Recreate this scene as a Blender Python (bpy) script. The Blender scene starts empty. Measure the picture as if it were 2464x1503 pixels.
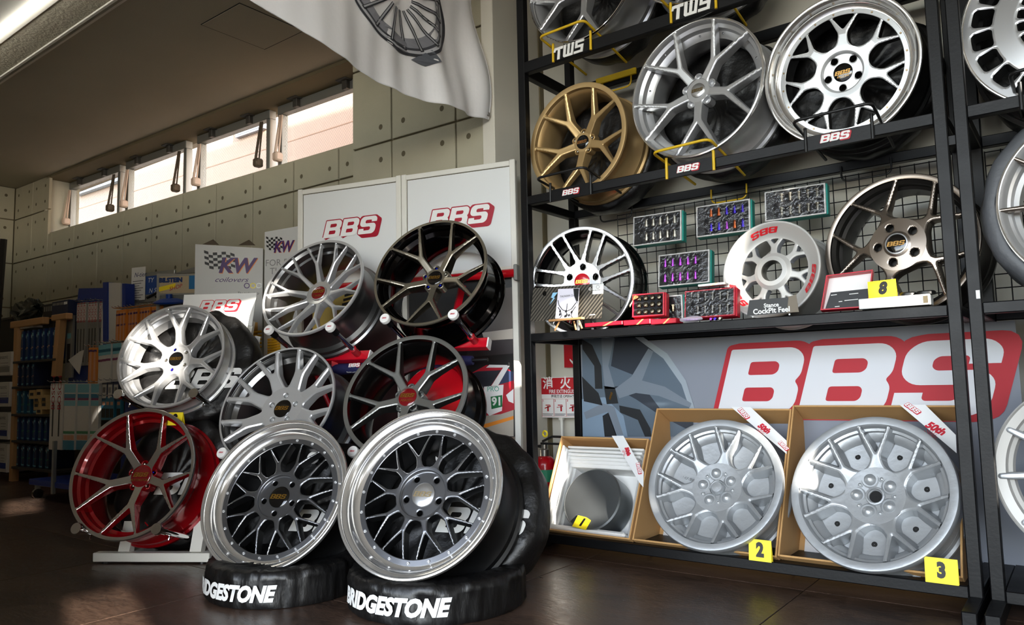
import bpy, math, random
import numpy as np
from math import sin, cos, pi, radians as R, sqrt, atan2
from mathutils import Matrix, Vector
from mathutils.geometry import tessellate_polygon
random.seed(7); rng = np.random.default_rng(7)
A = np.array
scene = bpy.context.scene
COL = scene.collection
# ------------------------------------------------------------ camera
IW, IH = 2464, 1503
FPX, PITCH, ROLL, YAW, CAMH = 1815.0, R(5.32), R(1.25), R(37.3), 0.75
fw = A([-sin(YAW)*cos(PITCH), cos(YAW)*cos(PITCH), sin(PITCH)])
r0 = A([cos(YAW), sin(YAW), 0.0]); u0 = np.cross(r0, fw)
rt = r0*cos(ROLL) - u0*sin(ROLL); up = u0*cos(ROLL) + r0*sin(ROLL)
CAM = A([0.0, 0.0, CAMH])
cd = bpy.data.cameras.new('camera'); cam = bpy.data.objects.new('camera', cd); COL.objects.link(cam)
cd.sensor_fit = 'HORIZONTAL'; cd.sensor_width = 36.0; cd.lens = 36.0*FPX/IW; cd.clip_start = 0.02
cam.matrix_world = Matrix(((rt[0], up[0], -fw[0], 0), (rt[1], up[1], -fw[1], 0), (rt[2], up[2], -fw[2], CAMH), (0, 0, 0, 1)))
scene.camera = cam
# ------------------------------------------------------------ world, sun, exposure
wd = bpy.data.worlds.new('sky'); scene.world = wd; wd.use_nodes = True
wn = wd.node_tree.nodes; wl_ = wd.node_tree.links; wn.clear()
sky = wn.new('ShaderNodeTexSky'); sky.sky_type = 'NISHITA'; sky.sun_disc = False
SUN_AZ = R(70.0); SUN_EL = R(14.0)          # azimuth from -Y towards +X
sky.sun_elevation = R(32); sky.sun_rotation = pi - SUN_AZ
sky.air_density = 1.0; sky.dust_density = 0.6
bg = wn.new('ShaderNodeBackground'); bg.inputs['Strength'].default_value = 1.0
wo = wn.new('ShaderNodeOutputWorld')
hs = wn.new('ShaderNodeHueSaturation'); hs.inputs['Saturation'].default_value = .45; wl_.new(sky.outputs[0], hs.inputs['Color']); wl_.new(hs.outputs[0], bg.inputs[0]); wl_.new(bg.outputs[0], wo.inputs[0])
sl = bpy.data.lights.new('sun', 'SUN'); sl.energy = 13.0; sl.angle = R(0.6); sl.color = (1.0, 0.93, 0.82)
sun = bpy.data.objects.new('sun', sl); COL.objects.link(sun)
SD = Vector((sin(SUN_AZ)*cos(SUN_EL), -cos(SUN_AZ)*cos(SUN_EL), sin(SUN_EL)))
sun.rotation_euler = SD.to_track_quat('Z', 'Y').to_euler()
pl = bpy.data.lights.new('shopfront_portal', 'AREA'); pl.shape = 'RECTANGLE'; pl.size = 6.0; pl.size_y = 3.0; pl.cycles.is_portal = True
po = bpy.data.objects.new('shopfront_portal', pl); COL.objects.link(po); po.location = (-.5, -2.55, 1.55); po.rotation_euler = (R(90), 0, 0)
vs = scene.view_settings; vs.view_transform = 'Standard'; vs.look = 'None'; vs.gamma = 1.0; vs.use_curve_mapping = False
vs.exposure = 0.92
cy = scene.cycles
cy.max_bounces = 7; cy.diffuse_bounces = 4; cy.glossy_bounces = 4; cy.transmission_bounces = 4; cy.transparent_max_bounces = 8
cy.caustics_reflective = False; cy.caustics_refractive = False; cy.sample_clamp_indirect = 6.0
cy.use_adaptive_sampling = True; cy.adaptive_threshold = 0.02; cy.use_denoising = True
# ------------------------------------------------------------ picture <-> place
def ray(x, y): return rt*((x-IW/2)/FPX) + up*((IH/2-y)/FPX) + fw
def hit(x, y, p0, n):
    d = ray(x, y); t = np.dot(A(p0)-CAM, n)/np.dot(d, n); return CAM + d*t
def hz(x, y, z): return hit(x, y, (0, 0, z), A([0, 0, 1.0]))
def hy(x, y, Y): return hit(x, y, (0, Y, 0), A([0, 1.0, 0]))
class Frame:
    """a local frame: ex to the right, ey up, ez towards the viewer"""
    def __init__(s, o, ex, ey): s.o = A(o, float); s.ex = A(ex, float)/np.linalg.norm(ex); s.ey = A(ey, float)/np.linalg.norm(ey); s.ez = np.cross(s.ex, s.ey)
    def at(s, x, y, d=0.0):
        p = hit(x, y, s.o+s.ez*d, s.ez)-s.o; return (float(p@s.ex), float(p@s.ey))
    def P(s, u, v, w=0.0): return s.o+s.ex*u+s.ey*v+s.ez*w
    def M(s, u=0, v=0, w=0):
        p = s.P(u, v, w); return Matrix(((s.ex[0], s.ey[0], s.ez[0], p[0]), (s.ex[1], s.ey[1], s.ez[1], p[1]), (s.ex[2], s.ey[2], s.ez[2], p[2]), (0, 0, 0, 1)))
    def move(s, u=0, v=0, w=0): return Frame(s.P(u, v, w), s.ex, s.ey)
# ------------------------------------------------------------ materials
def lin(c):
    o = []
    for v in c[:3]:
        v /= 255.0; o.append(v/12.92 if v <= 0.04045 else ((v+0.055)/1.055)**2.4)
    return (*o, 1.0)
MATS = {}
def mat(name, rgb, rough=0.5, metal=0.0, bump=0.0, bscale=60.0, var=0.0, vscale=8.0, coat=0.0, spec=0.5, rvar=0.0, aniso=0.0, stretch=None, alpha=1.0, trans=0.0, emit=0.0, sheen=0.0):
    if name in MATS: return MATS[name]
    m = bpy.data.materials.new(name); m.use_nodes = True; nt = m.node_tree; b = nt.nodes['Principled BSDF']
    I = b.inputs; c = lin(rgb)
    I['Base Color'].default_value = c; I['Roughness'].default_value = rough; I['Metallic'].default_value = metal
    I['Coat Weight'].default_value = coat; I['Coat Roughness'].default_value = 0.06; I['Specular IOR Level'].default_value = spec
    if aniso: I['Anisotropic'].default_value = aniso
    if sheen: I['Sheen Weight'].default_value = sheen
    if trans: I['Transmission Weight'].default_value = trans
    if alpha < 1: I['Alpha'].default_value = alpha
    if emit: I['Emission Color'].default_value = c; I['Emission Strength'].default_value = emit
    if var or bump or rvar:
        tc = nt.nodes.new('ShaderNodeTexCoord'); mp = nt.nodes.new('ShaderNodeMapping'); nt.links.new(tc.outputs['Object'], mp.inputs[0])
        if stretch: mp.inputs['Scale'].default_value = stretch
        def noise(s, d=5.0):
            n = nt.nodes.new('ShaderNodeTexNoise'); n.inputs['Scale'].default_value = s; n.inputs['Detail'].default_value = d; nt.links.new(mp.outputs[0], n.inputs['Vector']); return n
        if var:
            n = noise(vscale); mx = nt.nodes.new('ShaderNodeMix'); mx.data_type = 'RGBA'
            mx.inputs['A'].default_value = tuple(min(1, v*(1-var)) for v in c[:3])+(1,); mx.inputs['B'].default_value = tuple(min(1, v*(1+var)) for v in c[:3])+(1,)
            nt.links.new(n.outputs['Fac'], mx.inputs['Factor']); nt.links.new(mx.outputs['Result'], I['Base Color'])
        if rvar:
            n = noise(vscale*1.7); mr = nt.nodes.new('ShaderNodeMapRange'); mr.inputs['To Min'].default_value = max(0.02, rough-rvar); mr.inputs['To Max'].default_value = min(1, rough+rvar)
            nt.links.new(n.outputs['Fac'], mr.inputs['Value']); nt.links.new(mr.outputs['Result'], I['Roughness'])
        if bump:
            n = noise(bscale, 6.0); bp = nt.nodes.new('ShaderNodeBump'); bp.inputs['Strength'].default_value = bump; bp.inputs['Distance'].default_value = 0.01
            nt.links.new(n.outputs['Fac'], bp.inputs['Height']); nt.links.new(bp.outputs['Normal'], I['Normal'])
    MATS[name] = m; return m
# ------------------------------------------------------------ objects
def link(o): COL.objects.link(o); return o
def tag(o, label=None, cat=None, group=None, kind=None):
    if label: o['label'] = label
    if cat: o['category'] = cat
    if group: o['group'] = group
    if kind: o['kind'] = kind
    return o
def thing(name, label, cat, M=None, group=None, kind=None):
    o = link(bpy.data.objects.new(name, None)); o.empty_display_size = 0.05
    if M is not None: o.matrix_world = M
    return tag(o, label, cat, group, kind)
def add(name, me, m=None, parent=None, M=None, label=None):
    if m is not None and not me.materials:
        for q in (m if isinstance(m, (list, tuple)) else [m]): me.materials.append(q)
    o = link(bpy.data.objects.new(name, me))
    if parent is not None: o.parent = parent
    if M is not None: o.matrix_local = M
    if label: o['label'] = label
    return o
def copy_tree(root, M=None, parent=None):
    c = root.copy(); link(c)
    if parent is not None: c.parent = parent
    if M is not None: c.matrix_world = M
    for ch in root.children: copy_tree(ch, None, c)
    return c
def T(x=0, y=0, z=0): return Matrix.Translation((x, y, z))
def RZ(a): return Matrix.Rotation(a, 4, 'Z')
class MB:
    """collects vertices and faces of ONE mesh"""
    def __init__(s): s.v = []; s.f = []; s.mi = []; s.cur = 0
    def put(s, vs, fs):
        k = len(s.v); s.v += [tuple(map(float, p)) for p in vs]; s.f += [tuple(i+k for i in f) for f in fs]; s.mi += [s.cur]*len(fs); return s
    def box(s, x0, x1, y0, y1, z0, z1, M=None, b=0.0):
        if b:
            b = min(b, (x1-x0)*.45, (y1-y0)*.45, (z1-z0)*.45)
            vs = []; 
            for z, q in ((z0, b), (z0+b, 0), (z1-b, 0), (z1, b)):
                if q: ring = [(x0+b, y0+b), (x1-b, y0+b), (x1-b, y1-b), (x0+b, y1-b)]
                else: ring = [(x0, y0+b), (x0+b, y0), (x1-b, y0), (x1, y0+b), (x1, y1-b), (x1-b, y1), (x0+b, y1), (x0, y1-b)]
                vs.append([(p[0], p[1], z) for p in ring])
            V = vs[0]+vs[1]+vs[2]+vs[3]; F = [(3, 2, 1, 0), (20, 21, 22, 23)]
            for i in range(8): F.append((4+i, 4+(i+1) % 8, 12+(i+1) % 8, 12+i))
            for i in range(4):
                a, c = 4+2*i+1, 4+(2*i+2) % 8; F.append((i, (i+1) % 4, c, a)); F.append((4+2*i, a, i))
                a, c = 12+2*i+1, 12+(2*i+2) % 8; F.append((20+(i+1) % 4, 20+i, a, c)); F.append((a, 20+i, 12+2*i))
        else:
            V = [(x, y, z) for z in (z0, z1) for y in (y0, y1) for x in (x0, x1)]
            F = [(0, 2, 3, 1), (4, 5, 7, 6), (0, 1, 5, 4), (2, 6, 7, 3), (0, 4, 6, 2), (1, 3, 7, 5)]
        if M is not None: V = [M @ Vector(p) for p in V]
        return s.put(V, F)
    def tube(s, path, r, n=10, cap=True, closed=False):
        P = [Vector(p) for p in path]; N = len(P); rs = r if isinstance(r, (list, tuple)) else [r]*N; V = []; F = []
        prev = None
        for i in range(N):
            a = P[(i-1) % N] if (closed or i) else P[0]; b = P[(i+1) % N] if (closed or i < N-1) else P[-1]
            t = (b-a).normalized()
            if prev is None:
                q = Vector((0, 0, 1)) if abs(t.z) < 0.9 else Vector((1, 0, 0)); x = t.cross(q).normalized()
            else: x = (prev-t*prev.dot(t)).normalized()
            prev = x; y = t.cross(x)
            V += [P[i]+(x*cos(2*pi*k/n)+y*sin(2*pi*k/n))*rs[i] for k in range(n)]
        for i in range(N if closed else N-1):
            j = (i+1) % N
            F += [(i*n+k, i*n+(k+1) % n, j*n+(k+1) % n, j*n+k) for k in range(n)]
        if cap and not closed: F += [tuple(range(n))[::-1], tuple((N-1)*n+k for k in range(n))]
        return s.put(V, F)
    def lathe(s, prof, n=48, cap0=False, cap1=False, M=None, seam=0):
        V = []; F = []
        for r, z in prof: V += [Vector((r*cos(2*pi*k/n), r*sin(2*pi*k/n), z)) for k in range(n)]
        for i in range(len(prof)-1): F += [(i*n+k, (i+1)*n+k, (i+1)*n+(k+1) % n, i*n+(k+1) % n) for k in range(n)]
        if cap0: F.append(tuple(range(n)))
        if cap1: F.append(tuple((len(prof)-1)*n+k for k in range(n))[::-1])
        if M is not None: V = [M @ p for p in V]
        return s.put(V, F)
    def poly(s, loops, z=0.0, f=None):
        """flat filled outline with holes; f maps (x, y) to 3-D"""
        fl = [p for l in loops for p in l]
        tr = tessellate_polygon([[Vector((p[0], p[1], 0)) for p in l] for l in loops]); F = []
        for t in tr:
            a, b, c = (fl[i] for i in t)
            F.append(t if (b[0]-a[0])*(c[1]-a[1])-(b[1]-a[1])*(c[0]-a[0]) > 0 else t[::-1])
        V = [(f(*p) if f else (p[0], p[1], z)) for p in fl]
        return s.put(V, F)
    def prism(s, loops, z0, z1):
        s.poly(loops, z1); k = len(s.v)
        s.poly(loops, z0); s.f = [f if min(f) < k else f[::-1] for f in s.f]
        for l in loops:
            n = len(l); ar = sum(l[i][0]*l[(i+1) % n][1]-l[(i+1) % n][0]*l[i][1] for i in range(n))
            V = [(p[0], p[1], z) for z in (z0, z1) for p in l]; F = [(i, (i+1) % n, n+(i+1) % n, n+i) for i in range(n)]
            outer = l is loops[0]
            if (ar > 0) != outer: F = [q[::-1] for q in F]
            s.put(V, F)
        return s
    def mesh(s, name, mats=None, smooth=None):
        me = bpy.data.meshes.new(name); me.from_pydata(s.v, [], s.f)
        if mats is not None:
            for q in (mats if isinstance(mats, (list, tuple)) else [mats]): me.materials.append(q)
        if any(s.mi): me.polygons.foreach_set('material_index', s.mi)
        if smooth is not None:
            me.polygons.foreach_set('use_smooth', [True]*len(me.polygons)); me.update()
            try: me.set_sharp_from_angle(angle=R(smooth))
            except Exception: pass
        me.update(); return me
    def obj(s, name, m=None, parent=None, M=None, smooth=None, label=None): return add(name, s.mesh(name, m, smooth), None, parent, M, label)
def rod(p0, p1, r, name, m, parent=None, n=12, label=None): return MB().tube([p0, p1], r, n).obj(name, m, parent, smooth=40, label=label)
# ------------------------------------------------------------ outlines
def rnd(pts, rad, seg=4):
    """round the corners of a closed outline; rad a number or a list"""
    n = len(pts); out = []
    for i in range(n):
        r_ = rad[i] if isinstance(rad, (list, tuple)) else rad
        p = Vector(pts[i]).to_2d(); a = Vector(pts[i-1]).to_2d()-p; b = Vector(pts[(i+1) % n]).to_2d()-p
        if r_ <= 0: out.append(tuple(p)); continue
        q = min(r_, a.length*.49, b.length*.49); p0 = p+a.normalized()*q; p1 = p+b.normalized()*q
        for k in range(seg+1):
            t = k/seg; out.append(tuple(p0*(1-t)**2+p*2*t*(1-t)+p1*t*t))
    return out
def grow(l, d):
    """push a closed outline outwards by d"""
    n = len(l); ar = sum(l[i][0]*l[(i+1) % n][1]-l[(i+1) % n][0]*l[i][1] for i in range(n)); sg = 1 if ar > 0 else -1; out = []
    for i in range(n):
        p = Vector(l[i]); a = p-Vector(l[i-1]); b = Vector(l[(i+1) % n])-p
        if a.length < 1e-9 or b.length < 1e-9: out.append(tuple(p)); continue
        na = Vector((a.y, -a.x)).normalized()*sg; nb = Vector((b.y, -b.x)).normalized()*sg; m_ = na+nb
        m_ = m_/max(0.5, m_.length_squared/2)
        out.append(tuple(p+m_*d))
    return out
LB = [rnd([(0, 0), (.86, 0), (1, .14), (1, .40), (.93, .5), (.99, .60), (.99, .86), (.85, 1), (0, 1)], [.03, .14, .14, .08, .03, .08, .14, .14, .03]),
      rnd([(.30, .2), (.66, .2), (.70, .25), (.70, .36), (.66, .41), (.30, .41)], .04), rnd([(.30, .6), (.64, .6), (.69, .65), (.69, .75), (.64, .8), (.30, .8)], .04)]
LS = [rnd([(.0, .0), (.86, 0), (1, .14), (1, .46), (.86, .6), (.38, .6), (.33, .65), (.33, .74), (.38, .79), (.66, .79), (.69, .76), (.69, .68), (1, .68), (1, .86), (.86, 1), (.16, 1), (.02, .86), (.02, .55), (.16, .41), (.62, .41), (.68, .36), (.68, .25), (.62, .2), (.33, .2), (.30, .23), (.30, .31), (0, .31)],
          [.12, .14, .14, .14, .14, .04, .03, .03, .04, .03, .03, 0, 0, .14, .14, .14, .14, .14, .14, .05, .04, .04, .05, .03, .03, 0, 0])]
def bbs_loops(sh=.28, gap=.07):
    out = []
    for k, L in enumerate((LB, LB, LS)): out.append([[(p[0]*1.12+k*(1.12+gap)+p[1]*sh, p[1]) for p in l] for l in L])
    return out          # height 1, width about 3.8
LOGO_W = 3*1.12+.14+.28
def bbs_letters(f, mb=None, which=(0, 1, 2)):
    mb = mb or MB(); L = bbs_loops()
    for k in which: mb.poly(L[k], f=f)
    return mb
def bbs_back(f, b=.055, sx=.10, sy=-.10, mb=None):
    mb = mb or MB(); L = [l if k < 2 else [rnd([(2.38+.28*y_+x_*1.12, y_) for x_, y_ in ((0, 0), (1, 0), (1, 1), (0, 1))], .16)] for k, l in enumerate(bbs_loops())]
    for i, (dx, dy) in enumerate(((0, 0), (sx*.33, sy*.33), (sx*.66, sy*.66), (sx, sy))):
        for k, l in enumerate(L): mb.poly([[(p[0]+dx, p[1]+dy) for p in grow(l[0], b)]], f=lambda x, y, q=i*3+k: f(x, y, .0012-q*.0001))
    return mb
TWS = [[[(0, 1), (.95, 1), (.9, .78), (.62, .78), (.52, 0), (.25, 0), (.36, .78), (.12, .78), (.06, .66), (-.12, .66)]],
       [[(1.02, 1), (.9, .12), (1.0, 0), (1.95, 0), (2.14, 1), (1.9, 1), (1.75, .2), (1.58, .2), (1.70, 1), (1.46, 1), (1.34, .2), (1.18, .2), (1.28, 1)]],
       [[(2.3, 1), (3.2, 1), (3.16, .8), (2.5, .8), (2.47, .62), (3.12, .62), (3.0, 0), (2.05, 0), (2.08, .2), (2.78, .2), (2.82, .42), (2.2, .42)]]]
ORD = 'first second third fourth fifth sixth seventh eighth ninth tenth eleventh twelfth thirteenth fourteenth fifteenth sixteenth seventeenth eighteenth nineteenth twentieth'.split()+['twenty-first', 'twenty-second', 'twenty-third']
_dg_text = {}
def text_mesh(body, size=1.0, shear=0.0, off=0.0, align='CENTER', ext=0.0, sx=1.0):
    key = (body, size, shear, off, align, ext, sx)
    if key in _dg_text: return _dg_text[key]
    cu = bpy.data.curves.new('lettering', 'FONT'); cu.body = body; cu.size = size; cu.shear = shear; cu.offset = off; cu.align_x = align; cu.align_y = 'CENTER'; cu.extrude = ext; cu.resolution_u = 3
    o = bpy.data.objects.new('lettering', cu); COL.objects.link(o)
    dg = bpy.context.evaluated_depsgraph_get(); me = bpy.data.meshes.new_from_object(o.evaluated_get(dg)); bpy.data.objects.remove(o); bpy.data.curves.remove(cu)
    if sx != 1.0: me.transform(Matrix.Diagonal((sx, 1, 1, 1)))
    _dg_text[key] = me; return me
def text(body, size, m, parent, M, name='lettering', **k):
    me = text_mesh(body, size, **k).copy(); me.materials.clear(); me.materials.append(m); return add(name, me, None, parent, M)
# ------------------------------------------------------------ wheels
def smin(a, b, k):
    if k <= 0: return np.minimum(a, b)
    h = np.clip(.5+.5*(b-a)/k, 0, 1); return b*(1-h)+a*h-k*h*(1-h)
def polar_face(r0_, r1_, nr, t0, t1, nt, dfun, zfun, sdep, closed=False, draft=0.0):
    """relief mesh over a polar patch, cut along dfun = 0, with side walls going down by sdep(r)"""
    rr = np.linspace(r0_, r1_, nr+1); tt = np.linspace(t0, t1, nt+1)
    RR, TT = np.meshgrid(rr, tt, indexing='ij'); D = dfun(RR, TT)
    V = []; keep = {}; cross = {}; faces = []; segs = []
    def node(i, j):
        if closed: j %= nt
        k = (i, j)
        if k not in keep: keep[k] = len(V); V.append((rr[i], tt[j]))
        return keep[k]
    def edge(a, b):
        (i, j), (k, l) = a, b
        ja, jb = (j % nt, l % nt) if closed else (j, l)
        key = tuple(sorted(((i, ja), (k, jb))))
        if key not in cross:
            da, db = D[i, j], D[k, l]; t = min(.98, max(.02, da/(da-db))); cross[key] = len(V)
            V.append((rr[i]+(rr[k]-rr[i])*t, tt[j]+(tt[l]-tt[j])*t))
        return cross[key]
    for i in range(nr):
        for j in range(nt):
            cs = [(i, j), (i+1, j), (i+1, j+1), (i, j+1)]; ins = [D[c] < 0 for c in cs]
            if not any(ins): continue
            poly = []; xs = []
            for q in range(4):
                a, b = cs[q], cs[(q+1) % 4]
                if ins[q]: poly.append(node(*a))
                if ins[q] != ins[(q+1) % 4]:
                    e = edge(a, b); poly.append(e); xs.append((len(poly)-1, ins[q]))
            if len(poly) >= 3: faces.append(poly)
            if len(xs) == 2:
                out = [p for p, s in xs if s][0]; inn = [p for p, s in xs if not s][0]
                segs.append((poly[out], poly[inn]))
    P = np.array(V); r, t = P[:, 0], P[:, 1]; z = zfun(r, t, dfun(r, t)); e = 1e-3
    def zxy(x, y): r_ = np.hypot(x, y); t_ = np.arctan2(y, x); t_ = np.where(t_-t > pi, t_-2*pi, np.where(t_-t < -pi, t_+2*pi, t_)); return zfun(r_, t_, dfun(r_, t_)), dfun(r_, t_)
    x, y = r*np.cos(t), r*np.sin(t)
    zx1, dx1 = zxy(x+e, y); zx0, dx0 = zxy(x-e, y); zy1, dy1 = zxy(x, y+e); zy0, dy0 = zxy(x, y-e)
    nx, ny = -(zx1-zx0)/(2*e), -(zy1-zy0)/(2*e); nn = np.stack([nx, ny, np.ones_like(nx)], 1); nn /= np.linalg.norm(nn, axis=1)[:, None]
    gx, gy = dx1-dx0, dy1-dy0; gl = np.hypot(gx, gy)+1e-9; gx /= gl; gy /= gl
    verts = [(x[i], y[i], z[i]) for i in range(len(V))]; nor = [tuple(v) for v in nn]; mi = [0]*len(faces)
    ids = sorted({s for q in segs for s in q}); mp = {}
    for i in ids:
        dd = float(sdep(r[i])); mp[i] = len(verts)
        verts.append((x[i], y[i], z[i])); nor.append((gx[i], gy[i], .15))
        verts.append((x[i]+gx[i]*draft*dd, y[i]+gy[i]*draft*dd, z[i]-dd)); nor.append((gx[i], gy[i], 0.0))
    for a, b in segs: faces.append([mp[b], mp[a], mp[a]+1, mp[b]+1]); mi.append(1)
    return verts, faces, mi, nor
def relief_mesh(name, data, mats, scale):
    v, f, mi, nor = data
    me = bpy.data.meshes.new(name); me.from_pydata([(a*scale, b*scale, c*scale) for a, b, c in v], [], f)
    for m in mats: me.materials.append(m)
    me.polygons.foreach_set('material_index', mi); me.polygons.foreach_set('use_smooth', [True]*len(f))
    me.update(); me.normals_split_custom_set_from_vertices([Vector(n).normalized() for n in nor]); return me
def spoke_sdf(sp):
    n = sp['n']; els = []
    for (a_r, a_a, a_w, b_r, b_a, b_w) in sp['el']:
        ms = (1, -1) if (a_a or b_a) else (1,)
        for m_ in ms:
            for k in (-1, 0, 1):
                ta, tb = R(a_a)*m_+2*pi*k/n, R(b_a)*m_+2*pi*k/n
                els.append((a_r*cos(ta), a_r*sin(ta), a_w, b_r*cos(tb), b_r*sin(tb), b_w))
    ro, rh, k = sp['ro'], sp['rh'], sp.get('k', .05)
    def d(r, t):
        x, y = r*np.cos(t), r*np.sin(t); o = None
        for ax, ay, aw, bx, by, bw in els:
            vx, vy = bx-ax, by-ay; q = np.clip(((x-ax)*vx+(y-ay)*vy)/(vx*vx+vy*vy), 0, 1)
            dd = np.hypot(x-ax-q*vx, y-ay-q*vy)-(aw+(bw-aw)*q)
            o = dd if o is None else smin(o, dd, k)
        o = smin(o, r-rh, sp.get('kh', k)); o = smin(o, ro-r, sp.get('ko', k*.6))
        for (hr, ha, wr, wa) in sp.get('holes', ()):      # cut-outs: radius, angle, half sizes
            tt_ = np.abs(t)-R(ha) if ha else t
            qx = np.abs(r-hr)-wr*.6; qy = np.abs(tt_)*r-wa*.6*hr
            dh = np.hypot(np.maximum(qx, 0), np.maximum(qy, 0))+np.minimum(np.maximum(qx, qy), 0)-min(wr, wa*hr)*.4
            o = np.maximum(o, -dh)
        return o
    return d
def wheel_frame(px, py, az, el, Rw, dist_r):
    """centre from the picture position and the apparent radius (Rw / dist_r along the ray), normal from azimuth and elevation"""
    c = CAM+ray(px, py)*(Rw/dist_r); n = A([sin(az)*cos(el), -cos(az)*cos(el), sin(el)]); ex = np.cross([0, 0, 1.0], n); ex /= np.linalg.norm(ex)
    return Frame(c, ex, np.cross(n, ex))
def wheel(name, label, F, Rw, sp, roll_px, group=None, roll=None):
    """a wheel: lip, barrel, hub, spokes, cap, nuts; local z points out of the face, unit = the lip radius"""
    if roll is None:
        u, v = F.at(*roll_px); roll = atan2(v, u)
    root = thing(name, label, 'wheel', F.M(), group); S = Rw; mt = sp['m']
    n = sp['n']; zr, zz = zip(*sp['zp']); wb = sp.get('wb', .02); bev = sp.get('bev', .012); crown = sp.get('crown', 0)
    dsp = spoke_sdf(sp)
    def zf(r, t, d):
        s = np.clip(-d/wb, 0, 1); z = np.interp(r, zr, zz)-bev*(1-s)**2
        if crown: z = z+crown*np.clip(-d, 0, .08)/.08
        return z
    sdr, sdz = zip(*sp.get('sd', [(0, .14), (.5, .12), (1, .10)]))
    nr, nt = sp.get('grid', (44, 34))
    data = polar_face(sp['rh'], sp['ro'], nr, -pi/n, pi/n, nt, dsp, zf, lambda r: np.interp(r, sdr, sdz), draft=sp.get('draft', .10))
    me = relief_mesh('spoke', data, [mt['spoke'], mt.get('side', mt['spoke'])], S)
    for k in range(n): add('spoke', me, None, root, RZ(roll+2*pi*k/n))
    # lip and barrel
    ro = sp['ro']; zo = zz[-1] if zr[-1] >= ro else np.interp(ro, zr, zz); w = sp.get('w', .82)
    lip = sp.get('lip') or [(1.0, -.045), (1.0, -.012), (.994, -.002), (.985, 0), (ro+.008, zo+.002), (ro, zo)]
    MB().lathe([(a*S, b*S) for a, b in lip], 112).obj('lip', mt['lip'], root, smooth=35)
    bi = sp.get('bi') or [(ro, zo), (ro-.005, zo-.075), (ro-.035, zo-.105), (ro-.05, zo-.17), (.845, zo-.22), (.82, -.42), (.86, -w*.8), (.93, -w)]
    bo = [(.985, -w), (1.0, -w+.005), (1.0, -w+.05), (.965, -w+.075), (.955, -w+.14), (.90, -w+.2), (.86, -w*.5), (.89, -.22), (.945, -.15), (.955, -.075), (1.0, -.045)]
    MB().lathe([(a*S, b*S) for a, b in bi+bo], 96).obj('barrel', mt['barrel'], root, smooth=32)
    if 'floor' in sp: MB().lathe([(a*S, b*S) for a, b in sp['floor']], 72, cap1=True).obj('pocket_floor', mt.get('floor', mt['spoke']), root, smooth=35)
    # hub with its lug holes
    rh, rc = sp['rh'], sp.get('rc', .12); hz_ = sp.get('hub', [(rc, zz[0]), (rh, zz[0])]); hr_, hzz = zip(*hz_)
    nl = sp.get('nl', 5); lr, ls = sp.get('lug', (.21, .035)); lph = sp.get('lph', pi/2)
    def dh(r, t):
        if not nl: return np.full_like(r, -1.0)
        q = 2*pi/nl; a = (t-lph+q/2) % q-q/2; return ls-np.hypot(r*np.cos(a)-lr, r*np.sin(a))
    def zh(r, t, d): s = np.clip(-d/.012, 0, 1); return np.interp(r, hr_, hzz)-.006*(1-s)**2
    data = polar_face(rc, rh, sp.get('hn', 16), -pi, pi, 90, dh, zh, lambda r: .10, closed=True)
    me = relief_mesh('hub', data, [mt.get('hub', mt['spoke']), mt.get('hole', mt.get('side', mt['spoke']))], S)
    add('hub', me, None, root, RZ(roll))
    zc = hzz[0]
    if not sp.get('bore'): MB().lathe([(rh*S, (min(zz[0], hzz[-1])-.02)*S), (rh*.9*S, (zc-.17)*S), (.01*S, (zc-.17)*S)], 36).obj('mounting_pad', mt.get('side', mt['barrel']), root, smooth=30)
    if nl and sp.get('nut'):
        nm = MB().lathe([(ls*.78*S, -.02*S), (ls*.78*S, .0), (ls*.66*S, .012*S), (ls*.45*S, .014*S), (ls*.4*S, -.005*S), (.002, -.006*S)], 12).mesh('lug_nut', None, 30)
        for k in range(nl):
            a = roll+lph+2*pi*k/nl; mm = sp['nut'][k % len(sp['nut'])]
            q = nm.copy() if len(sp['nut']) > 1 else nm
            if not q.materials: q.materials.append(mm)
            add('lug_nut', q, None, root, T(lr*cos(a)*S, lr*sin(a)*S, (np.interp(lr, hr_, hzz)-.025+sp.get('nz', 0))*S))
    cp = sp.get('cap')
    if cp:
        cr = rc*cp.get('k', 1.0)
        if cp.get('ring'): MB().lathe([(cr*S, (zc-.01)*S), (cr*S, (zc+.016)*S), (cr*.9*S, (zc+.02)*S), (cr*.86*S, (zc+.008)*S)], 40).obj('cap_ring', cp['ring'], root, smooth=35)
        pr = [(cr*S, (zc-.02)*S), (cr*S, (zc+.010)*S), (cr*.93*S, (zc+.016)*S), (cr*.5*S, (zc+.022)*S), (.001, (zc+.023)*S)]
        c = MB().lathe(pr, 40).obj('centre_cap', cp['m'], root, smooth=35)
        if cp.get('logo'):
            h = cr*S*.44; a0 = sp.get('capa', 0.0)
            bbs_letters(lambda x, y, dz=0: ((x-LOGO_W/2)*h, (y-.5)*h+cr*S*cp.get('ly', 0), (zc+.027)*S)).obj('emblem', cp['logo'], c, M=RZ(a0))
            if cp.get('two'): text(cp['two'], h*.75, cp['logo'], c, RZ(a0) @ T(0, -cr*S*.45, (zc+.027)*S), name='emblem', shear=.2)
    elif rc > .02 and not sp.get('bore'):
        MB().lathe([(rc*S, zc*S), (rc*.97*S, (zc-.12)*S), (.001, (zc-.12)*S)], 32).obj('bore', mt.get('bore', mt['barrel']), root, smooth=30)
    elif sp.get('bore'):
        MB().lathe([(rc*S, zc*S), (rc*.97*S, (zc-.02)*S), (rc*.9*S, (zc-.2)*S)], 40).obj('bore', mt.get('bore', mt['barrel']), root, smooth=30)
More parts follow.
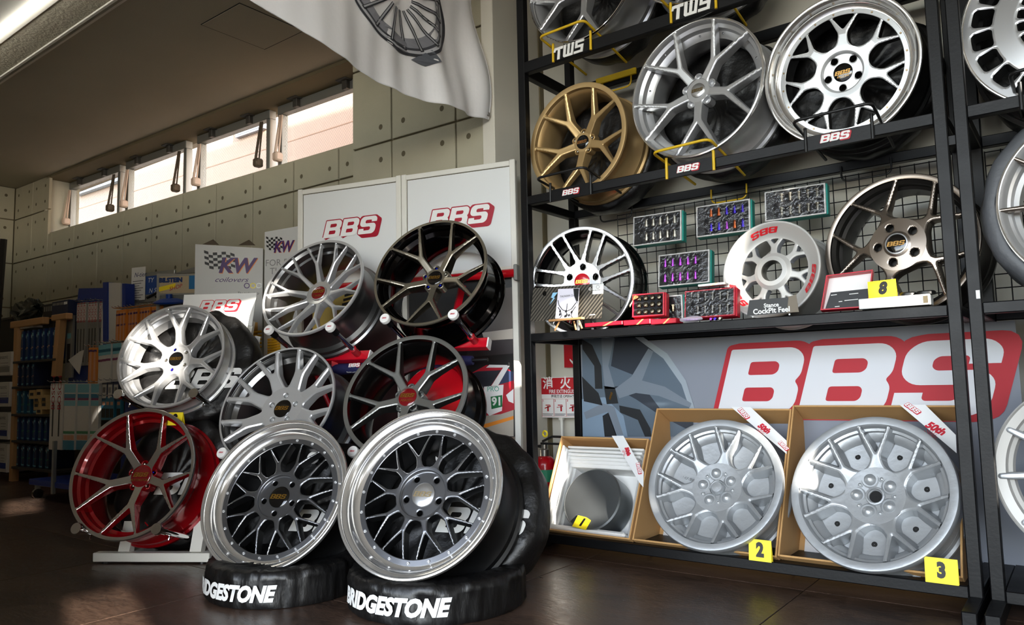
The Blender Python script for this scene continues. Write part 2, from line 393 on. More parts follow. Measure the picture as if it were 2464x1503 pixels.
    if sp.get('rivets'):
        cnt, rr_, zr_, sz = sp['rivets']
        rm = MB().lathe([(sz*S, -.01*S), (sz*S, .007*S), (sz*.75*S, .013*S), (sz*.45*S, .013*S), (sz*.4*S, .006*S), (.0005, .006*S)], 12).mesh('rivet', mt.get('rivet', mt['lip']), 30)
        for k in range(cnt):
            a = roll+2*pi*(k+sp.get('rph', .5))/cnt; add('rivet', rm, None, root, T(rr_*cos(a)*S, rr_*sin(a)*S, zr_*S))
    if sp.get('valve'):
        a = sp['valve']; p = Vector((.86*cos(a)*S, .86*sin(a)*S, -.12*S)); rod(p, p+Vector((-.05*cos(a)*S, -.05*sin(a)*S, .06*S)), .009*S, 'valve_stem', mt.get('valve', mt['barrel']), root, 8)
    return root, roll
def bagged_tyre(name, label, F, Rt, w, m, logo=None, mlogo=None, group=None, seed=0, amp=.006, hole=True):
    """a tyre in a black cloth bag; local z is its axis, face at z = 0"""
    root = thing(name, label, 'tyre', F.M(), group); N = 96; rs = np.random.default_rng(seed)
    ph = rs.uniform(0, 2*pi, 12); fr = rs.integers(3, 19, 12)
    prof = [(.12, -.02), (.35, -.035), (.55, -.03), (.66, -.015), (.78, 0), (.9, -.01), (.97, -.06), (1.0, -.16), (1.005, -.5), (1.0, -.84), (.96, -.96), (.88, -1.0), (.6, -.98), (.05, -.97)]
    V = []; F_ = []
    for i, (r_, z_) in enumerate(prof):
        for k in range(N):
            t = 2*pi*k/N; wv = sum(sin(fr[q]*t+ph[q]+i*(.5 if q % 2 else -.4)) for q in range(12))/4
            rad = r_*Rt+wv*amp*(1 if r_ > .4 else .3); zz_ = z_*w+wv*amp*.7*(1 if r_ < .95 else .2)
            V.append((rad*cos(t), rad*sin(t), zz_))
    for i in range(len(prof)-1): F_ += [(i*N+k, (i+1)*N+k, (i+1)*N+(k+1) % N, i*N+(k+1) % N) for k in range(N)]
    F_ += [tuple(range(N)), tuple((len(prof)-1)*N+k for k in range(N))[::-1]]
    MB().put(V, F_).obj('tyre_bag', m, root, smooth=60)
    if logo:
        ox, oy, h = logo
        bbs_letters(lambda x, y, dz=0: (ox+(x-LOGO_W/2)*h, oy+(y-.5)*h, .008)).obj('bag_lettering', mlogo, root)
    return root
# ------------------------------------------------------------ common materials
m_conc = mat('concrete', (176, 171, 150), .78, bump=.25, bscale=220, var=.10, vscale=5, rvar=.08)
m_conc2 = mat('concrete_joint', (112, 102, 78), .9)
m_hole = mat('tie_hole_mortar', (96, 89, 70), .9, bump=.2, bscale=300)
m_white = mat('white_paint', (226, 224, 216), .5, bump=.04, bscale=300)
m_wallw = mat('white_wall', (214, 210, 198), .75, bump=.05, bscale=200)
m_ceil = mat('ceiling_board', (170, 164, 148), .85, bump=.12, bscale=150, var=.05, vscale=3)
m_alu = mat('window_aluminium', (150, 152, 148), .42, .6)
m_black = mat('black_steel', (7, 7, 9), .45, 0, bump=.05, bscale=90, rvar=.08, vscale=6, spec=.3)
m_blk = mat('black_plastic', (12, 12, 13), .45)
m_dark = mat('dark_slot', (6, 6, 6), .8)
m_chrome = mat('chrome', (235, 235, 235), .05, 1.0)
m_paper = mat('paper_white', (236, 236, 234), .55)
m_ink = mat('ink_black', (12, 12, 14), .5)
m_red = mat('red_print', (178, 18, 38), .5)
m_redb = mat('red_gloss', (196, 14, 28), .25, coat=.4)
m_yel = mat('yellow_card', (246, 222, 38), .45)
m_navy = mat('navy_cloth', (26, 28, 78), .7, bump=.15, bscale=80)
m_blue = mat('blue_panel', (18, 46, 128), .45)
m_wood = mat('light_wood', (186, 140, 92), .55, var=.12, vscale=4, stretch=(1, 1, 9))
m_card = mat('cardboard', (196, 152, 98), .8, var=.07, vscale=5, bump=.05, bscale=120)
m_cloth = mat('black_bag_cloth', (13, 12, 12), .44, bump=1.0, bscale=13, rvar=.12, vscale=7, spec=.5)
m_cov = mat('cover_cloth', (14, 13, 13), .40, bump=1.0, bscale=17, rvar=.12, vscale=6, spec=.5, stretch=(1, 1, .35))
m_bagw = mat('bag_white_print', (228, 228, 226), .55)
m_gold = mat('gold_emblem', (232, 186, 92), .25, 1.0)
m_tube = mat('lamp_tube', (255, 250, 238), .3, emit=6.0)
def floor_material():
    m = bpy.data.materials.new('slate_tile'); m.use_nodes = True; nt = m.node_tree; b = nt.nodes['Principled BSDF']; N = nt.nodes.new; L = nt.links.new
    tc = N('ShaderNodeTexCoord'); oi = N('ShaderNodeObjectInfo'); ad = N('ShaderNodeVectorMath'); ad.operation = 'MULTIPLY_ADD'
    ad.inputs[1].default_value = (1, 1, 1); L(tc.outputs['Object'], ad.inputs[0])
    cm = N('ShaderNodeCombineXYZ'); ml = N('ShaderNodeMath'); ml.operation = 'MULTIPLY'; ml.inputs[1].default_value = 37.0
    L(oi.outputs['Random'], ml.inputs[0]); L(ml.outputs[0], cm.inputs[0]); L(ml.outputs[0], cm.inputs[1]); L(cm.outputs[0], ad.inputs[2])
    mp = N('ShaderNodeMapping'); mp.inputs['Scale'].default_value = (1.0, 2.6, 1.0); L(ad.outputs[0], mp.inputs[0])
    n1 = N('ShaderNodeTexNoise'); n1.inputs['Scale'].default_value = 2.4; n1.inputs['Detail'].default_value = 9; n1.inputs['Distortion'].default_value = .8; L(mp.outputs[0], n1.inputs['Vector'])
    n2 = N('ShaderNodeTexNoise'); n2.inputs['Scale'].default_value = 22; n2.inputs['Detail'].default_value = 7; n2.inputs['Distortion'].default_value = 1.2; L(mp.outputs[0], n2.inputs['Vector'])
    r = N('ShaderNodeValToRGB'); e = r.color_ramp.elements; e[0].position = .32; e[0].color = lin((38, 30, 26)); e[1].position = .72; e[1].color = lin((96, 74, 61))
    mx = N('ShaderNodeMix'); mx.inputs['Factor'].default_value = .45; L(n1.outputs['Fac'], mx.inputs['A']); L(n2.outputs['Fac'], mx.inputs['B']); L(mx.outputs['Result'], r.inputs[0]); L(r.outputs[0], b.inputs['Base Color'])
    mr = N('ShaderNodeMapRange'); mr.inputs['To Min'].default_value = .2; mr.inputs['To Max'].default_value = .48; L(n2.outputs['Fac'], mr.inputs['Value']); L(mr.outputs['Result'], b.inputs['Roughness'])
    bp = N('ShaderNodeBump'); bp.inputs['Strength'].default_value = .14; bp.inputs['Distance'].default_value = .006; L(n2.outputs['Fac'], bp.inputs['Height']); L(bp.outputs['Normal'], b.inputs['Normal'])
    return m
def struct(name, o): o['kind'] = 'structure'; return o
# ------------------------------------------------------------ floor
fl = struct('floor', MB().box(-9.6, 3.3, -2.6, 3.8, -.12, -.006).obj('floor', mat('grout', (96, 80, 68), .9))); fl['kind'] = 'structure'
m_tile = floor_material()
tw, th = .9, 1.0
tm = MB().box(-tw/2+.0016, tw/2-.0016, -th/2+.0016, th/2-.0016, -.012, 0, b=.0012).mesh('floor_tile', m_tile)
for i in range(-9, 5):
    for j in range(-5, 2):
        x, y = -.858+i*.9+.45, 2.79+j*1.0-.5
        add('floor_tile', tm, None, fl, T(x, y, 0))
# ------------------------------------------------------------ concrete walls
TH = R(-1.5); EW = A([cos(TH), -sin(TH), 0]); NW = A([sin(TH), cos(TH), 0])
WF = Frame((-2.6436, 3.354, 0), EW, (0, 0, 1))           # long back wall, w towards the room
PF = Frame((-2.352, 2.984, 0), EW, (0, 0, 1))            # pillar in front of it
def wbox(fr, name, u0, u1, v0, v1, w0, w1, m, parent=None, b=0.0, M=None):
    """a box given in wall coordinates, as an object of its own"""
    return MB().box(u0, u1, v0, v1, w0, w1, b=b).obj(name, m, parent, M=(fr.M() if parent is None else None))
SILL, CEIL, WL0 = 2.385, 3.0, -5.865
wall = MB()
wall.box(-6.62, .3, 0, SILL-.0, -.33, -.02); wall.box(-6.62, WL0, SILL, CEIL, -.33, -.02); wall.box(WL0, .3, 2.975, CEIL+.05, -.33, 0.0); wall.box(-1.15, .3, SILL, 2.975, -.33, -.02)
wb = struct('wall_back', wall.obj('wall_back', m_conc2, M=WF.M())); wb['kind'] = 'structure'
us = [-6.62, -6.18, -5.79, -5.698]+[-5.698+.4825*k for k in range(1, 12)]
vz = [2.16+.4825*k for k in range(-4, 3)]
hol = MB()
def tie(mb, u, v): mb.lathe([(.017, .0), (.0165, -.006), (.0, -.0065)], 10, M=T(u, v, .0015))
def panel(parent, u0, u1, v0, v1, holes=None, full=True):
    if u1-u0 < .03 or v1-v0 < .03: return
    MB().box(u0+.006, u1-.006, v0+.006, v1-.006, -.03, 0, b=.003).obj('concrete_panel', m_conc, parent)
    if holes is not None and u1-u0 > .3:
        for u in (u0+.09, u1-.09):
            for v in ((v0+.095, v1-.095) if full else (v0+.095,)):
                MB_disc(holes, u, v)
def MB_disc(mb, u, v):
    n = 12; mb.put([(u+.0155*cos(2*pi*k/n), v+.0165*sin(2*pi*k/n), .0006) for k in range(n)], [tuple(range(n))])
for a, b_ in zip(us[:-1], us[1:]):
    for k, v in enumerate(vz[:-1]):
        v1 = v+.4825
        if v >= 2.1 and a > WL0-.05: v1 = SILL
        if v > SILL and a > WL0-.05: continue
        panel(wb, a, min(b_, .25), v, min(v1, CEIL), hol if v > 1.1 else None, v1-v > .4)
hol.obj('tie_hole', m_hole, wb)['kind'] = 'stuff'
MB().box(WL0, -1.16, SILL-.02, SILL+.012, -.33, -.02).obj('window_sill', m_conc, wb)
rv = MB(); rv.box(WL0-.03, WL0+.002, SILL, 2.975, -.33, -.001); rv.obj('window_reveal', mat('reveal_concrete', (186, 184, 168), .8, bump=.15, bscale=200), wb)
# left wall
LF = Frame(WF.P(-6.61, 0, 0), NW*1.0, (0, 0, 1)); LF = Frame(WF.P(-6.61, 0, 0), -WF.ez, (0, 0, 1))
wl2 = MB().box(-6.2, .35, 0, CEIL+.05, -.2, -.02).obj('wall_left', m_conc2, M=LF.M()); wl2['kind'] = 'structure'
h2 = MB()
for k in range(9):
    for j, v in enumerate(vz[:-1]): panel(wl2, -.4825*(k+1), -.4825*k-.004, v, min(v+.4825, CEIL), h2 if (v > 1.1 and k < 4) else None)
h2.obj('tie_hole', m_hole, wl2)['kind'] = 'stuff'
# pillar between the window wall and the rack alcove
pil = MB().box(-1.085, -.075, 0, CEIL+.05, -.45, -.02).obj('pillar', m_conc2, M=PF.M()); pil['kind'] = 'structure'
h3 = MB()
for a, b_ in zip((-1.085, -.754, -.272), (-.754, -.272, -.075)):
    for v in vz[:-1]:
        panel(pil, a, b_, v, min(v+.4825, CEIL))
        if v > 1.1:
            for u in ((a+.245,) if a < -1 else (a+.095, b_-.095) if a < -.5 else (a+.09,)):
                MB_disc(h3, u, v+.095); MB_disc(h3, u, v+.4825-.1)
h3.obj('tie_hole', m_hole, pil)['kind'] = 'stuff'
tr = MB().box(-.078, 0.0, 0, CEIL+.05, -.46, .012, b=.003).obj('trim_1', m_wallw, M=PF.M()); tr['kind'] = 'structure'
# white walls of the alcove behind the racks
w3 = MB(); w3.box(-2.40, -2.352, 2.984, 3.5, 0, CEIL+.05); w3.box(-2.40, 3.3, 3.42, 3.6, 0, CEIL+.05)
w3 = w3.obj('wall_right', m_wallw); w3['kind'] = 'structure'
# ------------------------------------------------------------ ceiling
ce = MB().box(-9.6, 3.3, 1.985, 3.7, CEIL, CEIL+.12).obj('ceiling', m_ceil); ce['kind'] = 'structure'
MB().box(-9.6, 3.3, -2.6, 1.945, CEIL-.012, CEIL+.12).obj('ceiling_field', mat('ceiling_tile_board', (196, 190, 172), .85, bump=.6, bscale=55, var=.05, vscale=9), ce)
MB().box(-9.6, 3.3, 1.94, 1.99, CEIL+.03, CEIL+.12).obj('ceiling_slot', m_dark, ce)
MB().box(-9.6, 3.3, 1.925, 1.946, CEIL-.020, CEIL+.04, b=.003).obj('ceiling_trim', m_white, ce)
MB().box(-9.6, 3.3, 1.974, 1.99, CEIL-.008, CEIL+.04, b=.003).obj('ceiling_trim', m_white, ce)
MB().box(-4.22, -3.80, 2.42, 2.88, CEIL-.0015, CEIL+.01).obj('hatch_groove', m_dark, ce)
MB().box(-4.214, -3.806, 2.426, 2.874, CEIL-.003, CEIL+.008, b=.001).obj('ceiling_hatch', m_ceil, ce)
lp = thing('ceiling_lamp', 'long fluorescent strip lamp set flush in the ceiling', 'lamp', T(-5.2, 1.62, CEIL))
MB().box(-1.3, 1.3, -.115, .115, -.02, .02, b=.004).obj('housing', m_white, lp)
MB().tube([(-1.25, .05, -.032), (1.25, .05, -.032)], .016, 12).obj('tube', m_tube, lp, smooth=40)
# ------------------------------------------------------------ windows
GF = WF.move(0, 0, -.26)                                    # plane of the sashes
m_glass = mat('wired_glass', (255, 255, 255), .02, trans=1.0, spec=.3)
def pane_material():
    m = bpy.data.materials.new('window_glass'); m.use_nodes = True; nt = m.node_tree; nt.nodes.remove(nt.nodes['Principled BSDF'])
    o = nt.nodes['Material Output']; t = nt.nodes.new('ShaderNodeBsdfTransparent'); t.inputs[0].default_value = (.96, .96, .95, 1); g = nt.nodes.new('ShaderNodeBsdfGlossy'); g.inputs['Roughness'].default_value = .02
    mx = nt.nodes.new('ShaderNodeMixShader'); mx.inputs[0].default_value = .05
    nt.links.new(t.outputs[0], mx.inputs[1]); nt.links.new(g.outputs[0], mx.inputs[2]); nt.links.new(mx.outputs[0], o.inputs[0]); return m
m_pane = pane_material()
m_wire = mat('glass_wire', (120, 116, 110), .5, .5); m_peach = mat('opener_bronze', (96, 84, 70), .5, .3); m_pk = mat('opener_cream', (214, 190, 172), .5)
edges = [(-5.852, -4.83), (-4.66, -3.66), (-3.43, -2.46), (-2.30, -1.3)]
V0, V1 = 2.45, 2.955
for i, (a, b_) in enumerate(edges):
    w = MB(); f_ = .045
    w.box(a-.03, b_+.03, 2.385, V0, -.03, .03, b=.004); w.box(a-.03, b_+.03, V1-.05, V1+.02, -.03, .035, b=.004)
    w.box(a-.03, a+.02, V0, V1-.05, -.03, .03, b=.004); w.box(b_-.02, b_+.03, V0, V1-.05, -.03, .03, b=.004)
    wo_ = w.obj('window_%d' % (i+1), m_alu, M=GF.M()); wo_['kind'] = 'structure'
    MB().box(a+.015, b_-.015, V0-.005, V1-.045, -.004, .0).obj('pane', m_pane, wo_)
    g = MB(); st = .028; L_ = b_-a-.04
    for sgn in (1, -1):                                      # diamond wire cast into the pane
        k = -int(L_/st)
        while k*st < L_+.6:
            x0, y0 = a+.02+k*st, V0; x1, y1 = x0+(V1-.05-V0), V1-.05
            if sgn < 0: x0, x1 = a+b_-x0, a+b_-x1
            lo, hi = sorted((x0, x1)); 
            if hi > a+.02 and lo < b_-.02:
                def clipx(xq, x0=x0, y0=y0, x1=x1, y1=y1): return y0+(xq-x0)/(x1-x0)*(y1-y0)
                q0 = max(lo, a+.02); q1 = min(hi, b_-.02); g.tube([(q0, clipx(q0), -.002), (q1, clipx(q1), -.002)], .0006, 3, cap=False)
            k += 1
    gq = g.obj('glass_wire', m_wire, wo_); gq['kind'] = 'stuff'
    for u in (a+.22, b_-.22) if i else (a+.25, b_-.25):      # hinges on the head
        hb = MB(); hb.box(u-.055, u+.055, V1+.012, V1+.03, .0, .10, b=.004); hb.box(u-.02, u+.03, V1-.05, V1+.014, .03, .07, b=.004); hb.obj('hinge', mat('hinge_grey', (74, 72, 68), .5, .3), wo_)
    for u in ((a+.03, b_-.06) if i < 3 else (a+.03,)):       # stay arms beside the sash
        left = u == a+.03; mm = m_pk if left else m_peach
        sb = MB(); sb.tube([(u, V1-.07, .05), (u-.012, V0+.12, .09)], .011, 8); sb.tube([(u+.02, V1-.07, .05), (u+.006, V0+.12, .07)], .007, 8); sb.box(u-.03, u+.03, V0+.06, V0+.13, .04, .11, b=.012); sb.obj('stay_arm', mm, wo_, smooth=40)
# ------------------------------------------------------------ what stands outside
EXF = WF.move(0, 0, -3.2)
m_ext = mat('neighbour_render', (190, 166, 148), .85, bump=.08, bscale=20, var=.03)
nb = thing('neighbour_building', 'peach rendered building standing beyond the high windows', 'building', EXF.M())
MB().box(-13, 4, -1, 7.5, -.5, 0).obj('facade', m_ext, nb)
for v in [EXF.at(760, 320)[1], EXF.at(760, 320)[1]-.95]:
    MB().box(-13, 4, v-.006, v+.006, -.01, .004).obj('facade_joint', mat('facade_joint', (176, 146, 124), .9), nb)
def qbox(fr, pa, pb, w0, w1, name, m, parent, b=.004):
    (u0, v0), (u1, v1) = fr.at(*pa, w1), fr.at(*pb, w1); return MB().box(min(u0, u1), max(u0, u1), min(v0, v1), max(v0, v1), w0, w1, b=b).obj(name, m, parent)
fw_ = qbox(EXF, (566, 332), (636, 262), 0, .06, 'window', mat('facade_window_frame', (150, 152, 160), .5), nb)
u0_, v0_ = EXF.at(571, 325, .06); u1_, v1_ = EXF.at(632, 262, .06); MB().box(u0_, u1_, v0_, v1_, .05, .065).obj('pane', mat('facade_glass', (150, 162, 178), .1), fw_)
qbox(EXF, (180, 470), (296, 395), 0, .10, 'shutter', mat('facade_shutter', (172, 190, 204), .6), nb)
gd = MB().box(-30, 30, -40, -2.6, -.25, -.1).obj('ground', mat('asphalt', (84, 84, 84), .9, bump=.2, bscale=80)); gd['kind'] = 'structure'
gd2 = MB().box(-14, 6, 3.85, 9, -.25, -.1).obj('ground', mat('paving', (170, 160, 148), .9)); gd2['kind'] = 'structure'
# ------------------------------------------------------------ small builders
def facing(p, az, el=0.0, rl=0.0):
    az, el = R(az), R(el); n = A([sin(az)*cos(el), -cos(az)*cos(el), sin(el)]); ex = np.cross([0, 0, 1.0], n); ex /= np.linalg.norm(ex); ey = np.cross(n, ex)
    return Frame(p, ex*cos(rl)+ey*sin(rl), -ex*sin(rl)+ey*cos(rl))
def flat(parent, name, m, loops, z, label=None):
    return MB().poly(loops, z).obj(name, m, parent, label=label)
def rect(u0, u1, v0, v1): return [(u0, v0), (u1, v0), (u1, v1), (u0, v1)]
def logo(parent, u, v, w, z, ml=None, mb=None, ang=0.0, back=True, name='logo', dep=1.0, bk=(.055, .10, -.10)):
    """the three slanted letters, w wide, centred on u, v, with the coloured border behind"""
    h = w/LOGO_W; ca, sa = cos(ang), sin(ang)
    def f(x, y, dz=0):
        x, y = (x-LOGO_W/2)*h, (y-.5)*h; return (u+x*ca-y*sa, v+x*sa+y*ca, z+dz)
    b = None
    if back: b = bbs_back(lambda x, y, dz=0: f(x, y, dz*dep), *bk).obj(name+'_border', mb or m_red, parent)
    return bbs_letters(lambda x, y, dz=0: f(x, y, .0014)).obj(name, ml or m_paper, parent)
def number_card(label, F, w, h, num, size, lean=14, dep=.05, shear=0.0, off=.004, sx=.8, group='yellow number cards'):
    """a folded card standing like a tent; F at the middle of the front lower edge"""
    r = thing('number_card', label, 'card', F.M(), group)
    a = R(lean); Mf = Matrix.Rotation(-a, 4, 'X')
    fp = MB().box(-w/2, w/2, 0, h, -.0012, 0).obj('front_panel', m_yel, r, M=Mf)
    text(num, size, m_ink, fp, T(0, h*.5, .0006), name='number', shear=shear, off=off, sx=sx)
    zt = -h*sin(a)
    MB().box(-w/2, w/2, 0, h, 0, .0012).obj('back_panel', m_yel, r, M=T(0, 0, 2*zt-.002) @ Matrix.Rotation(a, 4, 'X'))
    return r
# ------------------------------------------------------------ racks
YR = 2.809
RK = Frame((0, YR, 0), (1, 0, 0), (0, 0, 1))
def rack(name, label, xs, rails, x_end):
    r = thing(name, label, 'shelf rack', RK.M()); W_ = .039
    x0, x1 = xs
    for x in (x0, x1-W_):
        MB().box(x, x+W_, .0, 2.99, -.04, 0, b=.003).obj('post', m_black, r); MB().box(x, x+W_, .0, 2.99, -.45, -.41, b=.003).obj('post', m_black, r)
        MB().box(x-.001, x+W_+.001, 0, .05, -.45, .185, b=.003).obj('foot', m_black, r)
    for z0, z1 in rails:
        MB().box(x0+W_, x1-W_, z0, z1, -.04, -.001, b=.003).obj('rail', m_black, r)
        MB().box(x0+W_, x1-W_, z0, z1, -.45, -.411, b=.003).obj('rail', m_black, r)
        for x in (x0+.001, x1-W_+.001): MB().box(x, x+W_-.002, z0-.004, z1-.004, -.41, -.04, b=.003).obj('side_rail', m_black, r)
    return r
RAILS = [(.041, .080), (.936, .973), (1.577, 1.618), (2.215, 2.269), (2.86, 2.905)]
rk1 = rack('display_rack', 'tall black steel rack whose tiers hold the row of alloy wheels', (-2.075, -.317), RAILS, 0)
rk2 = rack('display_rack', 'second black steel rack cut off by the picture edge', (-.297, 1.46), RAILS, 0)
for r_, a, b_ in ((rk1, -2.035, -.357), (rk2, -.257, 1.42)):
    MB().box(a, b_, .965, .975, -.41, -.04).obj('shelf_board', m_black, r_)
    MB().box(a, b_, .07, .078, -.41, -.04).obj('shelf_board', m_black, r_)
MB().box(-.317, -.297, 1.50, 1.53, -.03, -.01).obj('spacer', m_black, rk1)
tk = MB().box(-.273, -.262, .985, 1.012, 0, .001).obj('torn_label', m_paper, rk2)
# wire grids hung at the back of the middle tier
m_wirek = mat('black_wire', (16, 16, 17), .45)
for (u0, u1, lab) in ((-1.78, -.36, 'black wire grid panel behind the lug nut boxes on the middle tier'), (-.25, 1.4, 'black wire grid panel at the back of the second rack')):
    g = thing('wire_grid', lab, 'grid panel', RK.M(0, 0, -.395)); mb = MB()
    k = u0
    while k < u1: mb.tube([(k, .99, 0), (k, 1.555, 0)], .0021, 4); k += .05
    k = 1.0
    while k < 1.56: mb.tube([(u0, k, .004), (u1, k, .004)], .0021, 4); k += .05
    q = mb.obj('wire', m_wirek, g); q['kind'] = 'stuff'
# wire cradles that hold the wheels on the rails
m_yw = mat('yellow_wire', (222, 182, 30), .4)
def cradle(label, ua, ub, z, m, fz=.05, fw_=.09, plate=None, lw=.0):
    c = thing('wheel_cradle', label, 'wheel holder', RK.M(), 'wire cradles on the rack rails')
    def arc(p): # softened corners
        pts = [Vector(q) for q in p]; out = [pts[0]]
        for i in range(1, len(pts)-1):
            a, b_, d = pts[i-1], pts[i], pts[i+1]; l = min((a-b_).length, (d-b_).length, .07)*.45
            p0 = b_+(a-b_).normalized()*l; p1 = b_+(d-b_).normalized()*l
            out += [p0*(1-t)**2+b_*2*t*(1-t)+p1*t*t for t in (0, .25, .5, .75, 1)]
        return out+[pts[-1]]
    MB().tube(arc([(ua-.01, z-.01, -.30), (ua-.02, z+fz*.9, fw_), (ub+.02, z+fz, fw_), (ub+.012, z-.01, -.30)]), .0058, 8).obj('cradle_bar', m, c, smooth=50)
    for u in (ua, ub): MB().tube([(u, z-.052, .006), (u, z+fz*.75, .004)], .006, 8).obj('leg', m, c, smooth=50)
    MB().tube(arc([(ua+.02, z-.02, -.405), (ua+.02, z-.085, -.40), (ub-.02, z-.085, -.40), (ub-.02, z-.02, -.405)]), .004, 8).obj('rear_bar', m, c, smooth=50)
    if plate: MB().box(ua+.006, ub-.006, z-.048, z+.004, .001, .004).obj('label_plate', m_black, c)
    return c
def uat(x, y): return RK.at(x, y)[0]
Z1, Z2 = 2.269, 1.618
cradle('yellow wire cradle under the silver wheel on the top tier', uat(1332, 110), uat(1422, 80), Z1, m_yw, plate=1)
cradle('yellow wire cradle on the top rail above the two-piece wheel', uat(1615, 20), uat(1723, -10), Z1, m_yw, plate=1)
cradle('black wire cradle in front of the gold wheel', uat(1326, 470), uat(1423, 447), Z2, m_wirek, plate=1)
cradle('yellow wire cradle in front of the silver two-piece wheel', uat(1605, 400), uat(1718, 377), Z2, m_yw, plate=1)
cradle('black wire cradle in front of the silver mesh wheel beside the rack post', uat(1939, 330), uat(2099, 300), Z2, m_wirek, plate=1)
cradle('black wire cradle under the finned wheel on the second rack', uat(2457, 240), uat(2457, 240)+.22, Z2, m_wirek)
yb = thing('bar', 'flat yellow bar lying on the rear rail behind the gold wheel', 'bar', RK.M())
u0_, v0_ = RK.at(1437, 196, -.41); u1_, v1_ = RK.at(1533, 172, -.41)
MB().box(u0_, u1_, (v0_+v1_)/2-.018, (v0_+v1_)/2+.014, -.409, -.395, b=.002).obj('bar_body', m_yw, yb)
# name plates
def plate_logo(px, py, w, kind):
    u, v = RK.at(px, py, .004); lab = {'T1': 'white chrome-edged letters on the top rail under the leftmost wheel', 'T2': 'white letters on the top rail above the two-piece wheel', 'B1': 'red and white letter plate on the rail below the gold wheel',
        'B2': 'red and white letter plate on the rail below the silver two-piece wheel', 'B3': 'red and white letter plate on the rail below the silver mesh wheel'}[kind]
    r = thing('letter_plate', lab, 'sign', RK.M(u, v, .005), 'letter plates on the rack rails')
    if kind[0] == 'T':
        s = w/3.3; mb = MB()
        for L in TWS: mb.prism([[((p[0]-1.6)*s, (p[1]-.5)*s*1.15) for p in L[0]]], 0, .004)
        mb.obj('letters', m_paper, r)
    else: logo(r, 0, 0, w, .0015, name='letters')
plate_logo(1371, 120, .165, 'T1'); plate_logo(1666, 18, .175, 'T2'); plate_logo(1374, 461, .092, 'B1'); plate_logo(1656, 404, .098, 'B2'); plate_logo(2010, 329, .105, 'B3')
# ------------------------------------------------------------ the long banner behind the boxes
BN = RK.move(0, 0, -.405)
m_ban = mat('banner_grey', (128, 133, 145), .62, var=.08, vscale=2.0); m_banw = mat('banner_white', (214, 216, 222), .6); m_banr = mat('banner_red', (176, 14, 36), .6)
def bpx(pts): return [BN.at(x, y, .004) for x, y in pts]
bn = thing('banner', 'wide grey banner printed with a wheel and huge white letters behind the cardboard boxes', 'banner', BN.M())
ub0, ub1 = BN.at(1399, 900)[0], -.20
mb = MB(); nu, nv = 60, 10
mb.put([(ub0+(ub1-ub0)*i/nu, .06+.872*j/nv, .0012*sin(i*.9)*sin(j*.7+i*.2)) for j in range(nv+1) for i in range(nu+1)], [(j*(nu+1)+i, j*(nu+1)+i+1, (j+1)*(nu+1)+i+1, (j+1)*(nu+1)+i) for j in range(nv) for i in range(nu)])
mb.obj('cloth', m_ban, bn, smooth=60)
# printed wheel, flat areas of ink
pm = {k: mat('print_'+k, c, .6) for k, c in dict(deep=(34, 42, 54), mid=(84, 98, 112), pale=(150, 160, 170), steel=(112, 122, 134), dk=(16, 19, 24), sky=(120, 140, 160)).items()}
def pr(k, pts, z): flat(bn, 'wheel_print', pm[k], [bpx(pts)], z)
pr('mid', [(1400, 815), (1545, 812), (1600, 850), (1645, 915), (1665, 975), (1668, 1050), (1402, 1050)], .003)
pr('deep', [(1480, 812), (1540, 812), (1575, 840), (1532, 905), (1470, 880)], .0034)
pr('sky', [(1400, 960), (1455, 955), (1500, 1000), (1510, 1050), (1402, 1050)], .0034)
pr('pale', [(1528, 811), (1548, 811), (1605, 850), (1650, 915), (1672, 985), (1660, 985), (1640, 925), (1596, 862)], .0038)
pr('deep', [(1475, 930), (1520, 925), (1560, 945), (1590, 985), (1668, 1000), (1668, 1040), (1590, 1000), (1530, 960)], .0038)
for k, ps in (('steel', [(1447, 812), (1478, 812), (1464, 880), (1480, 935), (1456, 935), (1450, 880)]), ('dk', [(1400, 815), (1425, 830), (1447, 880), (1450, 935), (1432, 935), (1430, 880), (1402, 840)]),
              ('steel', [(1480, 935), (1520, 905), (1560, 838), (1572, 845), (1545, 915), (1600, 930), (1664, 970), (1660, 980), (1585, 952), (1530, 945), (1490, 958)]),
              ('dk', [(1400, 905), (1440, 945), (1450, 975), (1405, 965)]), ('steel', [(1405, 992), (1450, 970), (1478, 978), (1500, 1046), (1482, 1046), (1462, 990), (1410, 1008)]),
              ('dk', [(1450, 1000), (1464, 992), (1485, 1050), (1455, 1050)]), ('dk', [(1490, 975), (1540, 985), (1565, 1030), (1568, 1050), (1552, 1050), (1535, 1010), (1492, 992)]), ('dk', [(1453, 928), (1480, 932), (1488, 970), (1460, 972)])):
    pr(k, ps, .0044)
cu_, cv_ = BN.at(1470, 952, .005); logo(bn, cu_, cv_, .04, .0052, ml=m_gold, back=False, ang=1.2, name='cap_print')
# big letters
h_ = abs(BN.at(1745, 842, .004)[1]-BN.at(1730, 996, .004)[1]); uL = BN.at(1726, 996, .004)[0]; vB = BN.at(1726, 996, .004)[1]
pit = (BN.at(1925, 920, .004)[0]-BN.at(1732, 920, .004)[0])/1.19
def fb(x, y, dz=0): return (uL+x*pit, vB+y*h_, .005+dz)
bbs_back(lambda x, y, dz=0: fb(x, y, dz*1.6-.002), .075, .10, .02).obj('letter_border', m_banr, bn); bbs_letters(lambda x, y, dz=0: fb(x, y, .0012)).obj('letters', m_banw, bn)
b2 = thing('backing_sheet', 'plain blue-grey sheet at the back of the second rack', 'panel', RK.M()); MB().box(-.16, 1.4, .1, .93, -.409, -.40).obj('sheet', mat('sheet_grey', (112, 116, 128), .6), b2)
